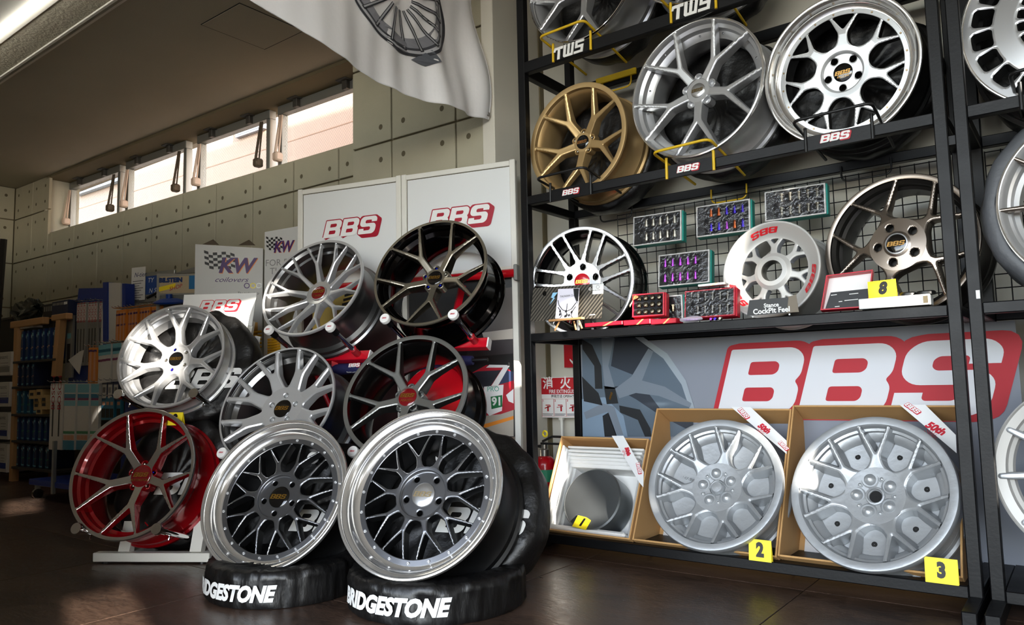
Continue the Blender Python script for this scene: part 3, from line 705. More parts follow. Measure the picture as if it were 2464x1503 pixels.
# ------------------------------------------------------------ cardboard boxes with forged blanks
EB = R(27.0); BX = Frame((0, 2.822, .086), (1, 0, 0), (0, sin(EB), cos(EB)))
def carton(label, tl, tr_, br, bl, dep=.225):
    P = [BX.at(*q) for q in (tl, tr_, br, bl)]; u0 = (P[0][0]+P[3][0])/2; u1 = (P[1][0]+P[2][0])/2; v0 = max(0, (P[2][1]+P[3][1])/2); v1 = (P[0][1]+P[1][1])/2
    r = thing('cardboard_box', label, 'box', BX.M(), 'open cardboard boxes under the lowest shelf'); t = .007
    MB().box(u0, u1, v0, v1, -dep, -dep+t).obj('back_panel', m_card, r)
    for a in ((u0, u0+t, v0, v1), (u1-t, u1, v0, v1), (u0+t, u1-t, v0, v0+t), (u0+t, u1-t, v1-t, v1)): MB().box(*a, -dep+t, 0, b=.002).obj('side_panel', m_card, r)
    return r, u0, u1, v0, v1
m_rib = mat('ribbon_white', (236, 236, 236), .4); m_ribr = mat('ribbon_red', (200, 30, 50), .5)
def ribbon(r, quad, marks):
    q = [BX.at(*p, .004) for p in quad]; rb = flat(r, 'ribbon', m_rib, [q], .004)
    for kind, (x, y), w, ang in marks:
        u, v = BX.at(x, y, .005)
        if kind == 'logo': logo(rb, u, v, w, .0055, ml=m_rib, mb=m_ribr, ang=ang, name='ribbon_logo', bk=(.09, .12, -.10))
        else:
            text('50th', w*.42, m_ribr, rb, Matrix.Translation((u, v, .0052)) @ RZ(ang), name='ribbon_print', shear=.3, off=.002)
            mb = MB()
            for k in range(9):
                a = pi*k/8; mb.tube([(u-.35*w*sin(-ang)*0+cos(a+ang)*w*.1+sin(ang)*w*.42, v+sin(a+ang)*w*.1-cos(ang)*w*.42, .0053), (u+cos(a+ang)*w*.30+sin(ang)*w*.42, v+sin(a+ang)*w*.30-cos(ang)*w*.42, .0053)], .0007, 4)
            mb.obj('ribbon_print', m_ribr, rb)
bx1 = carton('smallest open cardboard box, holding a grey billet disc in white foam sheets', (1345, 1050), (1556, 1052), (1520, 1298), (1300, 1272), .20)
bx2 = carton('open cardboard box with a raw forged wheel, between the other two boxes', (1575, 980), (1893, 984), (1880, 1340), (1525, 1300))
bx3 = carton('largest open cardboard box with a drilled raw wheel, next to the rack post', (1897, 973), (2318, 975), (2312, 1392), (1881, 1336))
ribbon(bx1[0], [(1472, 1048), (1500, 1048), (1549, 1135), (1548, 1172), (1538, 1160)], [('50', (1510, 1085), .055, -1.05), ('logo', (1538, 1126), .055, -1.15)])
ribbon(bx2[0], [(1758, 978), (1806, 979), (1893, 1060), (1893, 1092)], [('logo', (1790, 994), .062, -.8), ('50', (1838, 1030), .07, -.62), ('logo', (1886, 1072), .05, -.75)])
ribbon(bx3[0], [(2164, 973), (2226, 973), (2300, 1046), (2302, 1090)], [('logo', (2196, 982), .06, -.7), ('50', (2250, 1030), .085, -.55)])
m_foam = mat('foam_white', (238, 238, 236), .6, bump=.2, bscale=14); m_fsheet = mat('foam_sheet', (224, 222, 222), .6)
m_raw = mat('raw_aluminium', (178, 181, 184), .44, .6, bump=.12, bscale=45, var=.10, vscale=6, rvar=.12)
m_bil = mat('billet_grey', (128, 133, 136), .36, .8, var=.15, vscale=4, rvar=.1)
r, u0_, u1_, v0_, v1_ = bx1
fo = MB()
for k in range(5): fo.box(u0_+.012+.008*k, u0_+.022+.010*k, v0_+.01, v1_-.04-.01*k, -.19, -.012-.02*k, b=.003)
for k in range(5): fo.box(u1_-.026-.010*k, u1_-.014-.009*k, v0_+.01, v1_-.06-.02*k, -.19, -.03-.015*k, b=.003)
for k in range(6): fo.box(u0_+.03, u1_-.03-.01*k, v1_-.045-.016*k, v1_-.036-.014*k, -.19, -.03-.008*k, b=.003)
fo.box(u0_+.02, u1_-.02, v0_+.008, v1_-.01, -.19, -.155); fo.box(u0_+.03, u1_-.04, v0_+.01, v0_+.035, -.19, -.02, b=.01)
fl_ = thing('foam_packing', 'white foam sheets packed around the billet disc in the smallest box', 'foam', BX.M()); fo.obj('foam_sheet', m_foam, fl_)
cu_, cv_ = BX.at(1423, 1200, -.02); ru_ = abs(BX.at(1492, 1200, -.02)[0]-BX.at(1357, 1200, -.02)[0])/2
bd = thing('billet_disc', 'plain grey aluminium billet disc lying in white foam', 'billet', BX.M(cu_, cv_, -.02))
MB().lathe([(ru_, -.12), (ru_, -.006), (ru_-.006, 0), (.001, 0)], 64, cap0=True).obj('disc', m_bil, bd, smooth=40)
for (r, u0_, u1_, v0_, v1_), nm in ((bx2, 'white sheet under the raw wheel in the middle box'), (bx3, 'white sheet under the drilled raw wheel in the largest box')):
    s_ = thing('foam_sheet', nm, 'foam', BX.M()); MB().box(u0_+.03, u1_-.03, v0_+.02, v1_-.05, -.215, -.208).obj('sheet', m_fsheet, s_)
# numbered cards
u, v = RK.at(2267, 1404, .055); number_card('yellow folded card with a black 3 hung on the bottom rail', RK.move(u, v, .055), .093, .078, '3', .062, lean=4)
u, v = RK.at(1829, 1350, .03); number_card('yellow folded card with a black 2 at the lower edge of the middle box', RK.move(u, v, .03), .083, .076, '2', .066, lean=6, dep=.03)
u, v = BX.at(1393, 1270, .004); number_card('yellow folded card with a black 1 leaning in the smallest box', facing(BX.P(u, v, .004), 8, 24, R(-9)), .068, .062, '1', .052, lean=24, shear=.15)
# ------------------------------------------------------------ things on the middle shelf
ZS = .976
SH = RK.move(0, ZS, 0)                                    # local v = height over the shelf
m_cf = mat('carbon_twill', (62, 60, 56), .35, var=.5, vscale=90, stretch=(1, 1, 1))
def carbon():
    m = bpy.data.materials.new('carbon_stripes'); m.use_nodes = True; nt = m.node_tree; b = nt.nodes['Principled BSDF']; b.inputs['Roughness'].default_value = .35
    tc = nt.nodes.new('ShaderNodeTexCoord'); w = nt.nodes.new('ShaderNodeTexWave'); w.bands_direction = 'DIAGONAL'; w.inputs['Scale'].default_value = 34; mp = nt.nodes.new('ShaderNodeMapping'); mp.inputs['Scale'].default_value = (-1, 1, 0)
    r = nt.nodes.new('ShaderNodeValToRGB'); r.color_ramp.elements[0].color = lin((40, 38, 34)); r.color_ramp.elements[1].color = lin((104, 98, 88)); r.color_ramp.elements[0].position = .25; r.color_ramp.elements[1].position = .9
    nt.links.new(tc.outputs['Object'], mp.inputs[0]); nt.links.new(mp.outputs[0], w.inputs['Vector']); nt.links.new(w.outputs['Fac'], r.inputs[0]); nt.links.new(r.outputs[0], b.inputs['Base Color']); return m
m_cf = carbon()
CF = RK.move(0, 0, .012)
q = [CF.at(*p) for p in ((1283, 693), (1452, 681), (1446, 765), (1276, 773))]
cs = thing('carbon_sheet', 'carbon-patterned sheet with a round hole standing in front of the black and white wheel', 'sheet', CF.M())
hc = CF.at(1310, 706)
sh = MB().prism([rnd([q[3], q[2], q[1], q[0]], .008), [(hc[0]+.0125*cos(a), hc[1]+.0125*sin(a)) for a in np.linspace(0, 2*pi, 20, endpoint=False)]], -.004, 0).obj('sheet', m_cf, cs)
st = flat(cs, 'sticker', m_paper, [[CF.at(*p) for p in ((1426, 708), (1452, 706), (1453, 682), (1426, 684))]], .0012)
u, v = CF.at(1439, 698); text('サーキットホイール', .0062, m_ink, st, T(u, v, .0016), off=.0002); u, v = CF.at(1439, 690); MB().lathe([(.008, .0016), (.007, .0016)], 20, M=T(u, v, 0)).obj('sticker_print', m_ink, st)
u, v = CF.at(1425, 757)
for k in range(9): flat(cs, 'sheet_print', m_paper, [rect(u-.014+.0034*k, u-.0118+.0034*k, v-.002, v+.002+.001*(k % 2))], .001)
u, v = CF.at(1420, 695); MB().lathe([(.0065, .001), (.004, .001)], 16, M=T(u, v, 0)).obj('sheet_print', m_paper, cs)
EA = RK.move(0, 0, .045)
ea = thing('easel', 'tiny light wood easel in front of the carbon-patterned sheet', 'easel', EA.M())
(ua, va), (ub, vb) = EA.at(1323, 772), EA.at(1404, 770)
MB().box(ua, ub, va-.004, va+.006, -.012, .012, b=.002).obj('ledge', m_wood, ea)
for a, b_ in ((1345, 1333), (1392, 1399), (1372, 1373)):
    p0, p1 = EA.at(a, 772), EA.at(b_, 797); MB().tube([(p0[0], p0[1], -.006 if a != 1372 else -.03), (p1[0], ZS+.001, -.006 if a != 1372 else -.045)], .0042, 6).obj('leg', m_wood, ea)
pc = thing('picture_card', 'white card with a black ink drawing resting on the tiny easel', 'card', EA.M())
P4 = [EA.at(*p) for p in ((1336, 766), (1389, 766), (1394, 693), (1343, 695))]
MB().prism([P4], -.002, .0).obj('card', mat('card_white', (232, 228, 240), .5), pc)
def bil(a, b_):     # card coordinates
    x = P4[0][0]*(1-a)*(1-b_)+P4[1][0]*a*(1-b_)+P4[2][0]*a*b_+P4[3][0]*(1-a)*b_; y = P4[0][1]*(1-a)*(1-b_)+P4[1][1]*a*(1-b_)+P4[2][1]*a*b_+P4[3][1]*(1-a)*b_; return (x, y)
dr = MB(); rs = np.random.default_rng(5)
for s in ([(.05, .62), (.12, .45), (.3, .3), (.5, .24), (.72, .32), (.9, .52)], [(.08, .38), (.2, .28), (.3, .1), (.22, .02)], [(.9, .4), (.78, .26), (.72, .1), (.8, .02)], [(.5, .5), (.5, .24), (.52, .05)], [(.75, .95), (.8, .75), (.9, .6), (.97, .5)]):
    dr.tube([(*bil(a, b_), .0006) for a, b_ in s], .0019, 5)
for k in range(7): a, b_ = .12+.7*rs.random(), .02+.18*rs.random(); dr.poly([[bil(a, b_), bil(a+.09, b_+.02), bil(a+.07, b_+.1), bil(a+.01, b_+.08)]], .0005)
dr.poly([[bil(.72, .99), bil(.99, .99), bil(.99, .55), bil(.86, .62), bil(.8, .8)]], .0005)
dr.obj('drawing', m_ink, pc)
u, v = EA.at(1362, 712, .002); text('THUNDER CLAP', .0115, m_ink, pc, T(u+.008, v, .0012), shear=.3)
flat(pc, 'bolt_print', mat('bolt_blue', (150, 205, 238), .5), [[EA.at(*p, .001) for p in ((1322, 733), (1336, 716), (1332, 716), (1342, 703), (1330, 704), (1326, 716), (1331, 717))]], .0008)
# flat red gift boxes with gold ribbon
m_rb = mat('red_box', (196, 22, 46), .42); m_gr = mat('gold_ribbon', (226, 178, 120), .35, .3); m_teal = mat('teal_box', (22, 140, 128), .5); m_tray = mat('box_white_tray', (216, 214, 212), .6); m_fo2 = mat('dark_foam', (24, 24, 27), .85)
def solid_box(label, pa, pb, w0, w1, m, name='gift_box', cat='box', group=None, bands=0):
    u0, v0 = RK.at(*pa, w1); u1, v1 = RK.at(*pb, w1); v0 = max(v0, ZS) if v0 < ZS+.03 else v0
    r = thing(name, label, cat, RK.M(), group); MB().box(u0, u1, v0, v1, w0, w1, b=.002).obj('body', m, r)
    if bands: flat(r, 'ribbon', m_gr, [[(u0+(u1-u0)*.48, v0), (u0+(u1-u0)*.56, v0), (u0+(u1-u0)*.78, v1), (u0+(u1-u0)*.70, v1)]], w1+.001)
    return r, u0, u1, v0, v1
solid_box('flat red box with a gold ribbon right of the tiny easel', (1407, 787), (1497, 771), -.07, .0, m_rb, bands=1, group='flat red gift boxes on the shelf edge')
solid_box('longer flat red box with a gold ribbon below the red nut box', (1500, 783), (1564, 766), -.07, .0, m_rb, bands=1, group='flat red gift boxes on the shelf edge')
solid_box('short flat red box with a gold ribbon beside the clear plastic bag', (1566, 781), (1626, 764), -.075, -.004, m_rb, bands=1, group='flat red gift boxes on the shelf edge')
# boxes of lug nuts
def film():
    m = bpy.data.materials.new('clear_wrap'); m.use_nodes = True; nt = m.node_tree; nt.nodes.remove(nt.nodes['Principled BSDF']); o = nt.nodes['Material Output']
    t = nt.nodes.new('ShaderNodeBsdfTransparent'); t.inputs[0].default_value = (.93, .93, .93, 1); g = nt.nodes.new('ShaderNodeBsdfGlossy'); g.inputs['Roughness'].default_value = .12; mx = nt.nodes.new('ShaderNodeMixShader')
    n = nt.nodes.new('ShaderNodeTexNoise'); n.inputs['Scale'].default_value = 34; n.inputs['Distortion'].default_value = 2.0; tc = nt.nodes.new('ShaderNodeTexCoord'); nt.links.new(tc.outputs['Object'], n.inputs['Vector'])
    bp = nt.nodes.new('ShaderNodeBump'); bp.inputs['Strength'].default_value = .5; bp.inputs['Distance'].default_value = .01; nt.links.new(n.outputs['Fac'], bp.inputs['Height']); nt.links.new(bp.outputs['Normal'], g.inputs['Normal'])
    mx.inputs[0].default_value = .03; nt.links.new(t.outputs[0], mx.inputs[1]); nt.links.new(g.outputs[0], mx.inputs[2]); nt.links.new(mx.outputs[0], o.inputs[0]); return m
m_film = film()
nutm = {k: mat('nut_'+k, c, .28, 1.0) for k, c in dict(silver=(206, 200, 186), purple=(190, 90, 214), violet=(92, 74, 220), orange=(226, 120, 72), dark=(92, 84, 70), grey=(150, 148, 142)).items()}
def nut_box(label, F, w, h, nuts, cols, rows, m_side, dep=.045, round_=False, taper=True, black_left=.16, group='boxed lug nut sets', wrap=True):
    r = thing('lug_nut_box', label, 'box', F.M(), group)
    MB().box(-w/2, w/2, -h/2, h/2, -dep, -.006, b=.002).obj('sleeve', m_side, r)
    t = .006; tb = MB(); tb.box(-w/2+.001, w/2-.006, h/2-t, h/2-.001, -.006, .004); tb.box(-w/2+.001, w/2-.006, -h/2+.001, -h/2+t, -.006, .004); tb.box(-w/2+.001, -w/2+t, -h/2+t, h/2-t, -.006, .004); tb.box(w/2-t-.006, w/2-.006, -h/2+t, h/2-t, -.006, .004)
    tb.obj('tray', m_tray if m_side is not m_rb else m_rb, r)
    MB().box(-w/2+t, w/2-t-.006, -h/2+t, h/2-t, -.008, -.003).obj('foam', m_fo2, r)
    bl = black_left; sgn = -1 if bl > 0 else 1; bl = abs(bl)
    if bl: MB().box(sgn*w/2 if sgn < 0 else w/2-bl*w, -w/2+bl*w if sgn < 0 else w/2-t-.006, -h/2+t, h/2-t, -.003, .003, b=.002).obj('tool_pouch', m_blk, r)
    xa, xb = (-w/2+bl*w+.012, w/2-.02) if sgn < 0 else (-w/2+.016, w/2-bl*w-.012)
    nw = (xb-xa)/cols
    if round_: me = MB().lathe([(nw*.42, 0), (nw*.42, .006), (nw*.3, .010), (.0005, .011)], 6).mesh('lug_nut')
    else: me = MB().tube([(0, -h*.135, .002), (0, -h*.06, .002), (0, -h*.055, .002), (0, h*.07, .002), (0, h*.075, .002), (0, h*.125, .002)], [nw*.13, nw*.14, nw*.17, nw*.17, nw*.24, nw*.24] if taper else [nw*.26, nw*.26, nw*.2, nw*.2, nw*.17, nw*.15], 8).mesh('lug_nut', None, 40)
    for j in range(rows):
        for i in range(cols):
            q = me.copy(); q.materials.append(nutm[nuts[(j*cols+i) % len(nuts)]])
            add('lug_nut', q, None, r, T(xa+nw*(i+.5), h/2-t-(h-2*t)*(j+.5)/rows, .001))
    if wrap: MB().box(-w/2+.002, w/2-.007, -h/2+.002, h/2-.002, .0085, .009).obj('clear_wrap', m_film, r)
    return r
def box_at(label, a, b_, w, tilt, *args, az=3, **k):
    """a = lower-left, b_ = upper-right picture corner of the front face"""
    F = facing(RK.P(*RK.at((a[0]+b_[0])/2, (a[1]+b_[1])/2, w), w), az, tilt); (u0, v0), (u1, v1) = F.at(*a), F.at(*b_); return nut_box(label, F, u1-u0, v1-v0, *args, **k)
WB = -.30
box_at('teal box of ten silver lug nuts, hung leftmost on the wire grid', (1523, 594), (1642, 505), WB, 6, ['silver'], 5, 2, m_teal, taper=False)
box_at('teal box of orange and violet lug nuts hung on the wire grid', (1675, 573), (1807, 478), WB, 6, ['orange', 'orange', 'violet', 'violet', 'violet', 'violet', 'violet', 'purple', 'orange', 'violet'], 5, 2, m_teal, taper=False)
box_at('teal box of ten tapered steel lug nuts, hung topmost on the wire grid', (1840, 535), (1988, 440), WB, 6, ['silver'], 5, 2, m_teal)
box_at('teal box of ten purple lug nuts hung below the others', (1583, 692), (1710, 600), WB+.02, 8, ['purple'], 5, 2, m_teal, taper=False, black_left=-.16)
box_at('red upright box of twelve dark round nuts with a gold bow', (1521, 764), (1602, 702), -.04, 8, ['dark'], 4, 3, m_rb, round_=True, black_left=0, wrap=False, az=8)
box_at('red box of grey lug nuts under clear wrap left of the white wheel', (1646, 768), (1772, 690), -.09, 10, ['grey'], 5, 2, m_rb, black_left=.14)
box_at('narrow teal box standing behind the red nut box', (1588, 774), (1645, 708), -.12, 0, ['dark'], 1, 1, m_teal, black_left=.2)
u, v = RK.at(1524, 722, -.02); bw = thing('bow', 'gold ribbon bow hanging at the corner of the red nut box', 'bow', RK.M(u, v, -.015))
for sx_, sy_ in ((.03, .02), (-.012, -.03), (.012, .022), (-.02, .004)): MB().put([(0, 0, 0), (sx_*.6-.004, sy_, .006), (sx_, sy_*.7, .008), (sx_*.7+.006, sy_*.4, .002)], [(0, 1, 2, 3), (3, 2, 1, 0)]).obj('loop', m_gr, bw)
solid_box('small white and gold box lying on the red nut box', (1679, 690), (1742, 678), -.12, -.07, m_tray, bands=1)
# loose nuts in a plastic bag
bgf = RK.move(*RK.at(1663, 770, -.02), -.02); bgo = thing('plastic_bag', 'clear plastic bag of purple nuts lying on the shelf edge', 'bag', bgf.M())
mb = MB(); NB, MB_ = 18, 9
for j in range(MB_+1):
    for i in range(NB):
        a = 2*pi*i/NB; c = pi*j/MB_; k = 1+.18*sin(3*a+c*2)+.1*sin(5*c); mb.v.append((.045*cos(c)*1.1, .013*sin(c)*cos(a)*k+.004, .02*sin(c)*sin(a)*k))
for j in range(MB_):
    for i in range(NB): mb.f.append((j*NB+i, j*NB+(i+1) % NB, (j+1)*NB+(i+1) % NB, (j+1)*NB+i)); mb.mi.append(0)
mb.obj('bag', mat('clear_bag', (235, 230, 245), .12, alpha=.45), bgo, smooth=60)
for k in range(5): MB().lathe([(.006, -.006), (.006, .006), (.003, .009), (.0005, .009)], 6).obj('lug_nut', nutm['purple'], bgo, M=T(-.02+.012*k, .002, .002*(k % 2)))
for k, (x, mm) in enumerate(((1712, 'purple'), (1722, 'violet'), (1734, 'silver'))):
    u, v = RK.at(x, 767, -.03); o = thing('lug_nut', 'single %s lug nut lying loose on the shelf edge' % ('purple', 'blue-violet', 'silver')[k], 'nut', RK.M(u, ZS+.007, -.03)); MB().lathe([(.007, -.008), (.007, .004), (.0045, .009), (.0035, .009), (.003, .002), (.0005, .002)], 6).obj('nut', nutm[mm], o)
# black folded sign
SF = RK.move(0, 0, .02); q = [SF.at(*p) for p in ((1797, 760), (1893, 752), (1897, 715), (1803, 722))]
sg = thing('folded_sign', 'black folded sign with white lettering in front of the white wheel', 'sign', SF.M())
MB().prism([q], -.002, 0).obj('front_panel', m_blk, sg)
q2 = [SF.at(*p) for p in ((1893, 752), (1922, 750), (1915, 708), (1895, 714))]; MB().prism([q2], -.003, -.001).obj('side_panel', mat('kraft_grey', (124, 114, 100), .7), sg)
ang = atan2(q[1][1]-q[0][1], q[1][0]-q[0][0])
u, v = SF.at(1856, 734); text('Stance', .021, m_paper, sg, T(u, v, .001) @ RZ(ang), off=.0006); u, v = SF.at(1856, 747); text('CockPit Feel', .027, m_paper, sg, T(u, v, .001) @ RZ(ang), off=.0008, sx=.98)
for x, y in ((1812, 762), (1900, 756)):
    u, v = SF.at(x, y); MB().lathe([(.0035, 0), (.003, .002), (.0005, .003)], 10, M=T(u, v, .001)).obj('pin', m_paper, sg)
# open red box with a black leaflet
OF = facing(RK.P(*RK.at(2036, 742, -.02), -.02), 4, 10, R(2)); q = [OF.at(*p) for p in ((1974, 746), (2090, 738), (2100, 648), (1988, 662))]
ob = thing('open_box', 'open red box with a black leaflet inside, left of the number 8 card', 'box', OF.M())
MB().prism([q, [(p[0]+(.004 if p[0] < 0 else -.004), p[1]+(.004 if k < 2 else -.004)) for k, p in enumerate(q)]], -.03, 0).obj('rim', m_rb, ob); MB().prism([q], -.034, -.03).obj('inside', m_paper, ob)
ql = [OF.at(*p) for p in ((1982, 742), (2084, 735), (2090, 690), (1996, 700))]; lf = MB().prism([ql], -.022, -.02).obj('leaflet', m_blk, ob)
for k, (x, y, s) in enumerate(((2004, 706, .02), (2052, 703, .03), (2046, 718, .045), (2020, 722, .012), (2012, 734, .016))): u, v = OF.at(x, y); flat(lf, 'leaflet_print', m_paper, [rect(u-s/2, u+s/2, v-.0012, v+.0012)], -.0185)
wbx = solid_box('long white box carrying black caps, beside the rack post', (2067, 744), (2237, 706), -.075, -.005, m_paper, name='white_box'); MB().box(wbx[2]-.02, wbx[2]-.006, wbx[3]+.006, wbx[4]-.006, -.0045, -.004).obj('box_print', mat('print_brown', (96, 84, 60), .5), wbx[0])
for x, r_, k in ((2185, .026, 'larger'), (2228, .03, 'rightmost')):
    u, v = RK.at(x, 702, -.04); o = thing('cap', '%s black round cap lying on the long white box' % k, 'cap', Frame(RK.P(u, wbx[4]+.001, -.04), (1, 0, 0), (0, 1, 0)).M()); MB().lathe([(r_, 0), (r_, .008), (r_*.85, .012), (r_*.8, .009), (.001, .010)], 32, cap0=True).obj('cap_body', m_blk, o, smooth=35)
u, v = RK.at(2122, 712, -.0); F8 = facing(RK.P(u, wbx[4]+.0015, -.012), 6, 0, R(2)); number_card('yellow folded card with a black 8 on the middle shelf', F8, .088, .062, '8', .058, lean=16, shear=.22, off=.004)
# ------------------------------------------------------------ corner with the extinguisher
AF = Frame((-2.0, 3.395, 0), (1, 0, 0), (0, 0, 1))
s1 = thing('wall_sign', 'narrow red arrow sign with white characters on the white wall', 'sign', AF.M()); m_sr = mat('sign_red', (186, 18, 34), .4)
(u0_, v0_), (u1_, v1_) = AF.at(1358, 884, .003), AF.at(1400, 750, .003); MB().box(u0_, u1_, v0_, v1_, 0, .003).obj('plate', m_sr, s1)
uc = (u0_+u1_)/2
for k, c in enumerate('消火器'): text(c, .062, m_paper, s1, T(uc, AF.at(1380, 780+k*34-34, 0)[1], .004), off=.001)
ya = AF.at(1372, 866, 0)[1]; flat(s1, 'arrow', m_paper, [[(uc, ya-.028), (uc+.024, ya-.002), (uc+.024, ya+.008), (uc+.005, ya-.008), (uc+.005, ya+.026), (uc-.005, ya+.026), (uc-.005, ya-.008), (uc-.024, ya+.008), (uc-.024, ya-.002)]], .004)
AG = AF.move(0, 0, .06); s2 = thing('stand_sign', 'red and white fire extinguisher sign on a white pole', 'sign', AG.M())
(u0_, v0_), (u1_, v1_) = AG.at(1303, 1004, .0), AG.at(1425, 905, .0); MB().box(u0_, u1_, v0_, v1_, -.004, 0, b=.001).obj('plate', m_paper, s2)
vm = AG.at(1340, 948, 0)[1]; flat(s2, 'red_field', m_sr, [rect(u0_+.003, u1_-.003, vm, v1_-.003)], .0006)
for k, c in enumerate('消火器'): text(c, .068, m_paper, s2, T(u0_+(u1_-u0_)*(.15+.34*k), vm+(v1_-vm)*.62, .0012), off=.0015)
text('FIRE EXTINGUISHER', .027, m_paper, s2, T((u0_+u1_)/2-.005, vm+(v1_-vm)*.15, .0012), off=.0005, sx=.86); text('使用方法 OPERATE', .018, m_ink, s2, T((u0_+u1_)/2-.02, vm-.012, .0012), off=.0003)
for k in range(4):
    a = u0_+.006+k*(u1_-u0_-.012)/4; b_ = a+(u1_-u0_-.012)/4-.003; p_ = MB().prism([rect(a, b_, v0_+.006, vm-.024), rect(a+.001, b_-.001, v0_+.007, vm-.025)], .0004, .0012).obj('pictogram_frame', m_sr, s2)
    text(str(k+1), .014, m_sr, s2, T(a+.008, vm-.034, .0012), off=.0006); hgt = vm-.03-v0_
    mb = MB(); c_ = (a+b_)/2; mb.poly([rect(c_-.004+.006*(k % 2), c_+.006+.006*(k % 2), v0_+hgt*.36, v0_+hgt*.66)], .0012); mb.poly([[(c_-.02, v0_+hgt*(.5+.1*(k % 2))), (c_+.018, v0_+hgt*.62), (c_+.018, v0_+hgt*.68), (c_-.02, v0_+hgt*.56)]], .0012); mb.poly([rect(c_-.014, c_+.016, v0_+hgt*.68, v0_+hgt*.73)], .0012); mb.obj('pictogram', m_sr, s2)
    for j in range(2): flat(s2, 'caption', m_ink, [rect(a+.003, b_-.004-.006*j, v0_+.012+.007*(1-j), v0_+.0145+.007*(1-j))], .0012)
up_ = AG.at(1349, 1030, 0)[0]; rod((up_, 0, -.012), (up_, v0_+.05, -.012), .009, 'pole', m_white, s2); MB().box(up_-.012, up_+.012, v0_-.012, v0_+.002, -.02, -.002).obj('clamp', m_white, s2); MB().lathe([(.10, 0), (.10, .012), (.02, .02)], 28, M=T(up_, 0, -.012) @ Matrix.Rotation(-pi/2, 4, 'X'), cap0=True).obj('base', m_white, s2)
pe = hy(1313, 1200, 3.14); ex_ = thing('fire_extinguisher', 'red fire extinguisher standing in the corner behind the smallest box', 'extinguisher', T(pe[0], 3.14, 0))
zt_ = hy(1313, 1098, 3.14)[2]
MB().lathe([(.052, .0), (.056, .01), (.056, zt_-.04), (.050, zt_-.015), (.035, zt_), (.02, zt_+.005)], 32, cap0=True, cap1=True).obj('cylinder', m_redb, ex_, smooth=40)
MB().lathe([(.024, zt_), (.024, zt_+.035), (.015, zt_+.04), (.015, zt_+.06)], 20, cap1=True).obj('valve', mat('valve_metal', (150, 146, 140), .3, .9), ex_, smooth=40)
h1 = MB(); h1.box(-.02, .09, -.008, .008, zt_+.06, zt_+.07, b=.002); h1.tube([(-.01, 0, zt_+.075), (.05, 0, zt_+.10), (.10, 0, zt_+.10)], .006, 8); h1.obj('lever', m_blk, ex_)
MB().lathe([(.012, -.006), (.018, 0), (.012, .006), (.009, 0), (.012, -.006)], 20, M=T(.02, -.02, zt_+.115) @ Matrix.Rotation(pi/2, 4, 'X')).obj('safety_ring', m_yel, ex_, smooth=50)
MB().tube([(-.02, 0, zt_+.05), (-.05, -.01, zt_+.05), (-.075, -.02, zt_-.03), (-.07, -.03, zt_-.25), (-.062, -.03, zt_-.40)], .009, 8).obj('hose', m_blk, ex_, smooth=50)
MB().lathe([(.0575, -.03), (.0575, .03)], 32, M=T(0, 0, zt_-.09)).obj('label_band', mat('ext_green', (40, 150, 110), .5), ex_)
# ------------------------------------------------------------ the wheels
m_sil = mat('silver_machined', (208, 209, 211), .30, .62, rvar=.06, vscale=3); m_sil2 = mat('silver_bright', (222, 223, 225), .24, .75); m_silp = mat('silver_paint', (206, 208, 212), .30, .75, coat=.5)
m_silw = mat('silver_white', (222, 224, 226), .32, .55); m_pol = mat('polished_alloy', (232, 230, 227), .16, .86); m_brs = mat('brushed_alloy', (210, 211, 213), .30, .7)
m_dk = mat('dark_chrome', (168, 160, 144), .26, .85); m_dk2 = mat('gunmetal', (150, 151, 148), .3, .8); m_dk3 = mat('diamond_black', (108, 109, 112), .3, .85, coat=.4); m_dkb = mat('bronze_grey', (150, 138, 126), .26, .9); m_smk = mat('smoked_chrome', (214, 212, 208), .16, .95)
m_cred = mat('candy_red', (156, 6, 18), .2, .35, coat=1.0); m_gld = mat('matt_gold', (206, 174, 122), .36, .65, rvar=.05); m_gb = mat('gloss_black', (9, 9, 10), .12, coat=.8); m_sb = mat('satin_black', (13, 13, 14), .4)
m_mag = mat('magnesium_white', (196, 194, 190), .45, .3); m_bar = mat('barrel_grey', (122, 122, 122), .34, .95); m_bdk = mat('barrel_dark', (44, 42, 40), .35, .6); m_capb = mat('cap_black', (8, 8, 9), .1, coat=.6); m_capr = mat('cap_red', (110, 8, 18), .15, coat=.8); m_capsil = mat('cap_silver', (206, 206, 206), .3, .9)
m_ti = [mat('nut_blue', (30, 50, 170), .2, 1.0), mat('nut_steel', (190, 186, 178), .22, 1.0), mat('nut_violet', (150, 30, 190), .22, 1.0)]
BL_ = dict(m=m_capb, logo=m_gold); RD_ = dict(m=m_capr, logo=m_gold)
FY = dict(k=.05)
def WF_(key, Rw): px, py, r_, az, el = FIT[key]; return wheel_frame(px, py, R(az), R(el), Rw, r_)
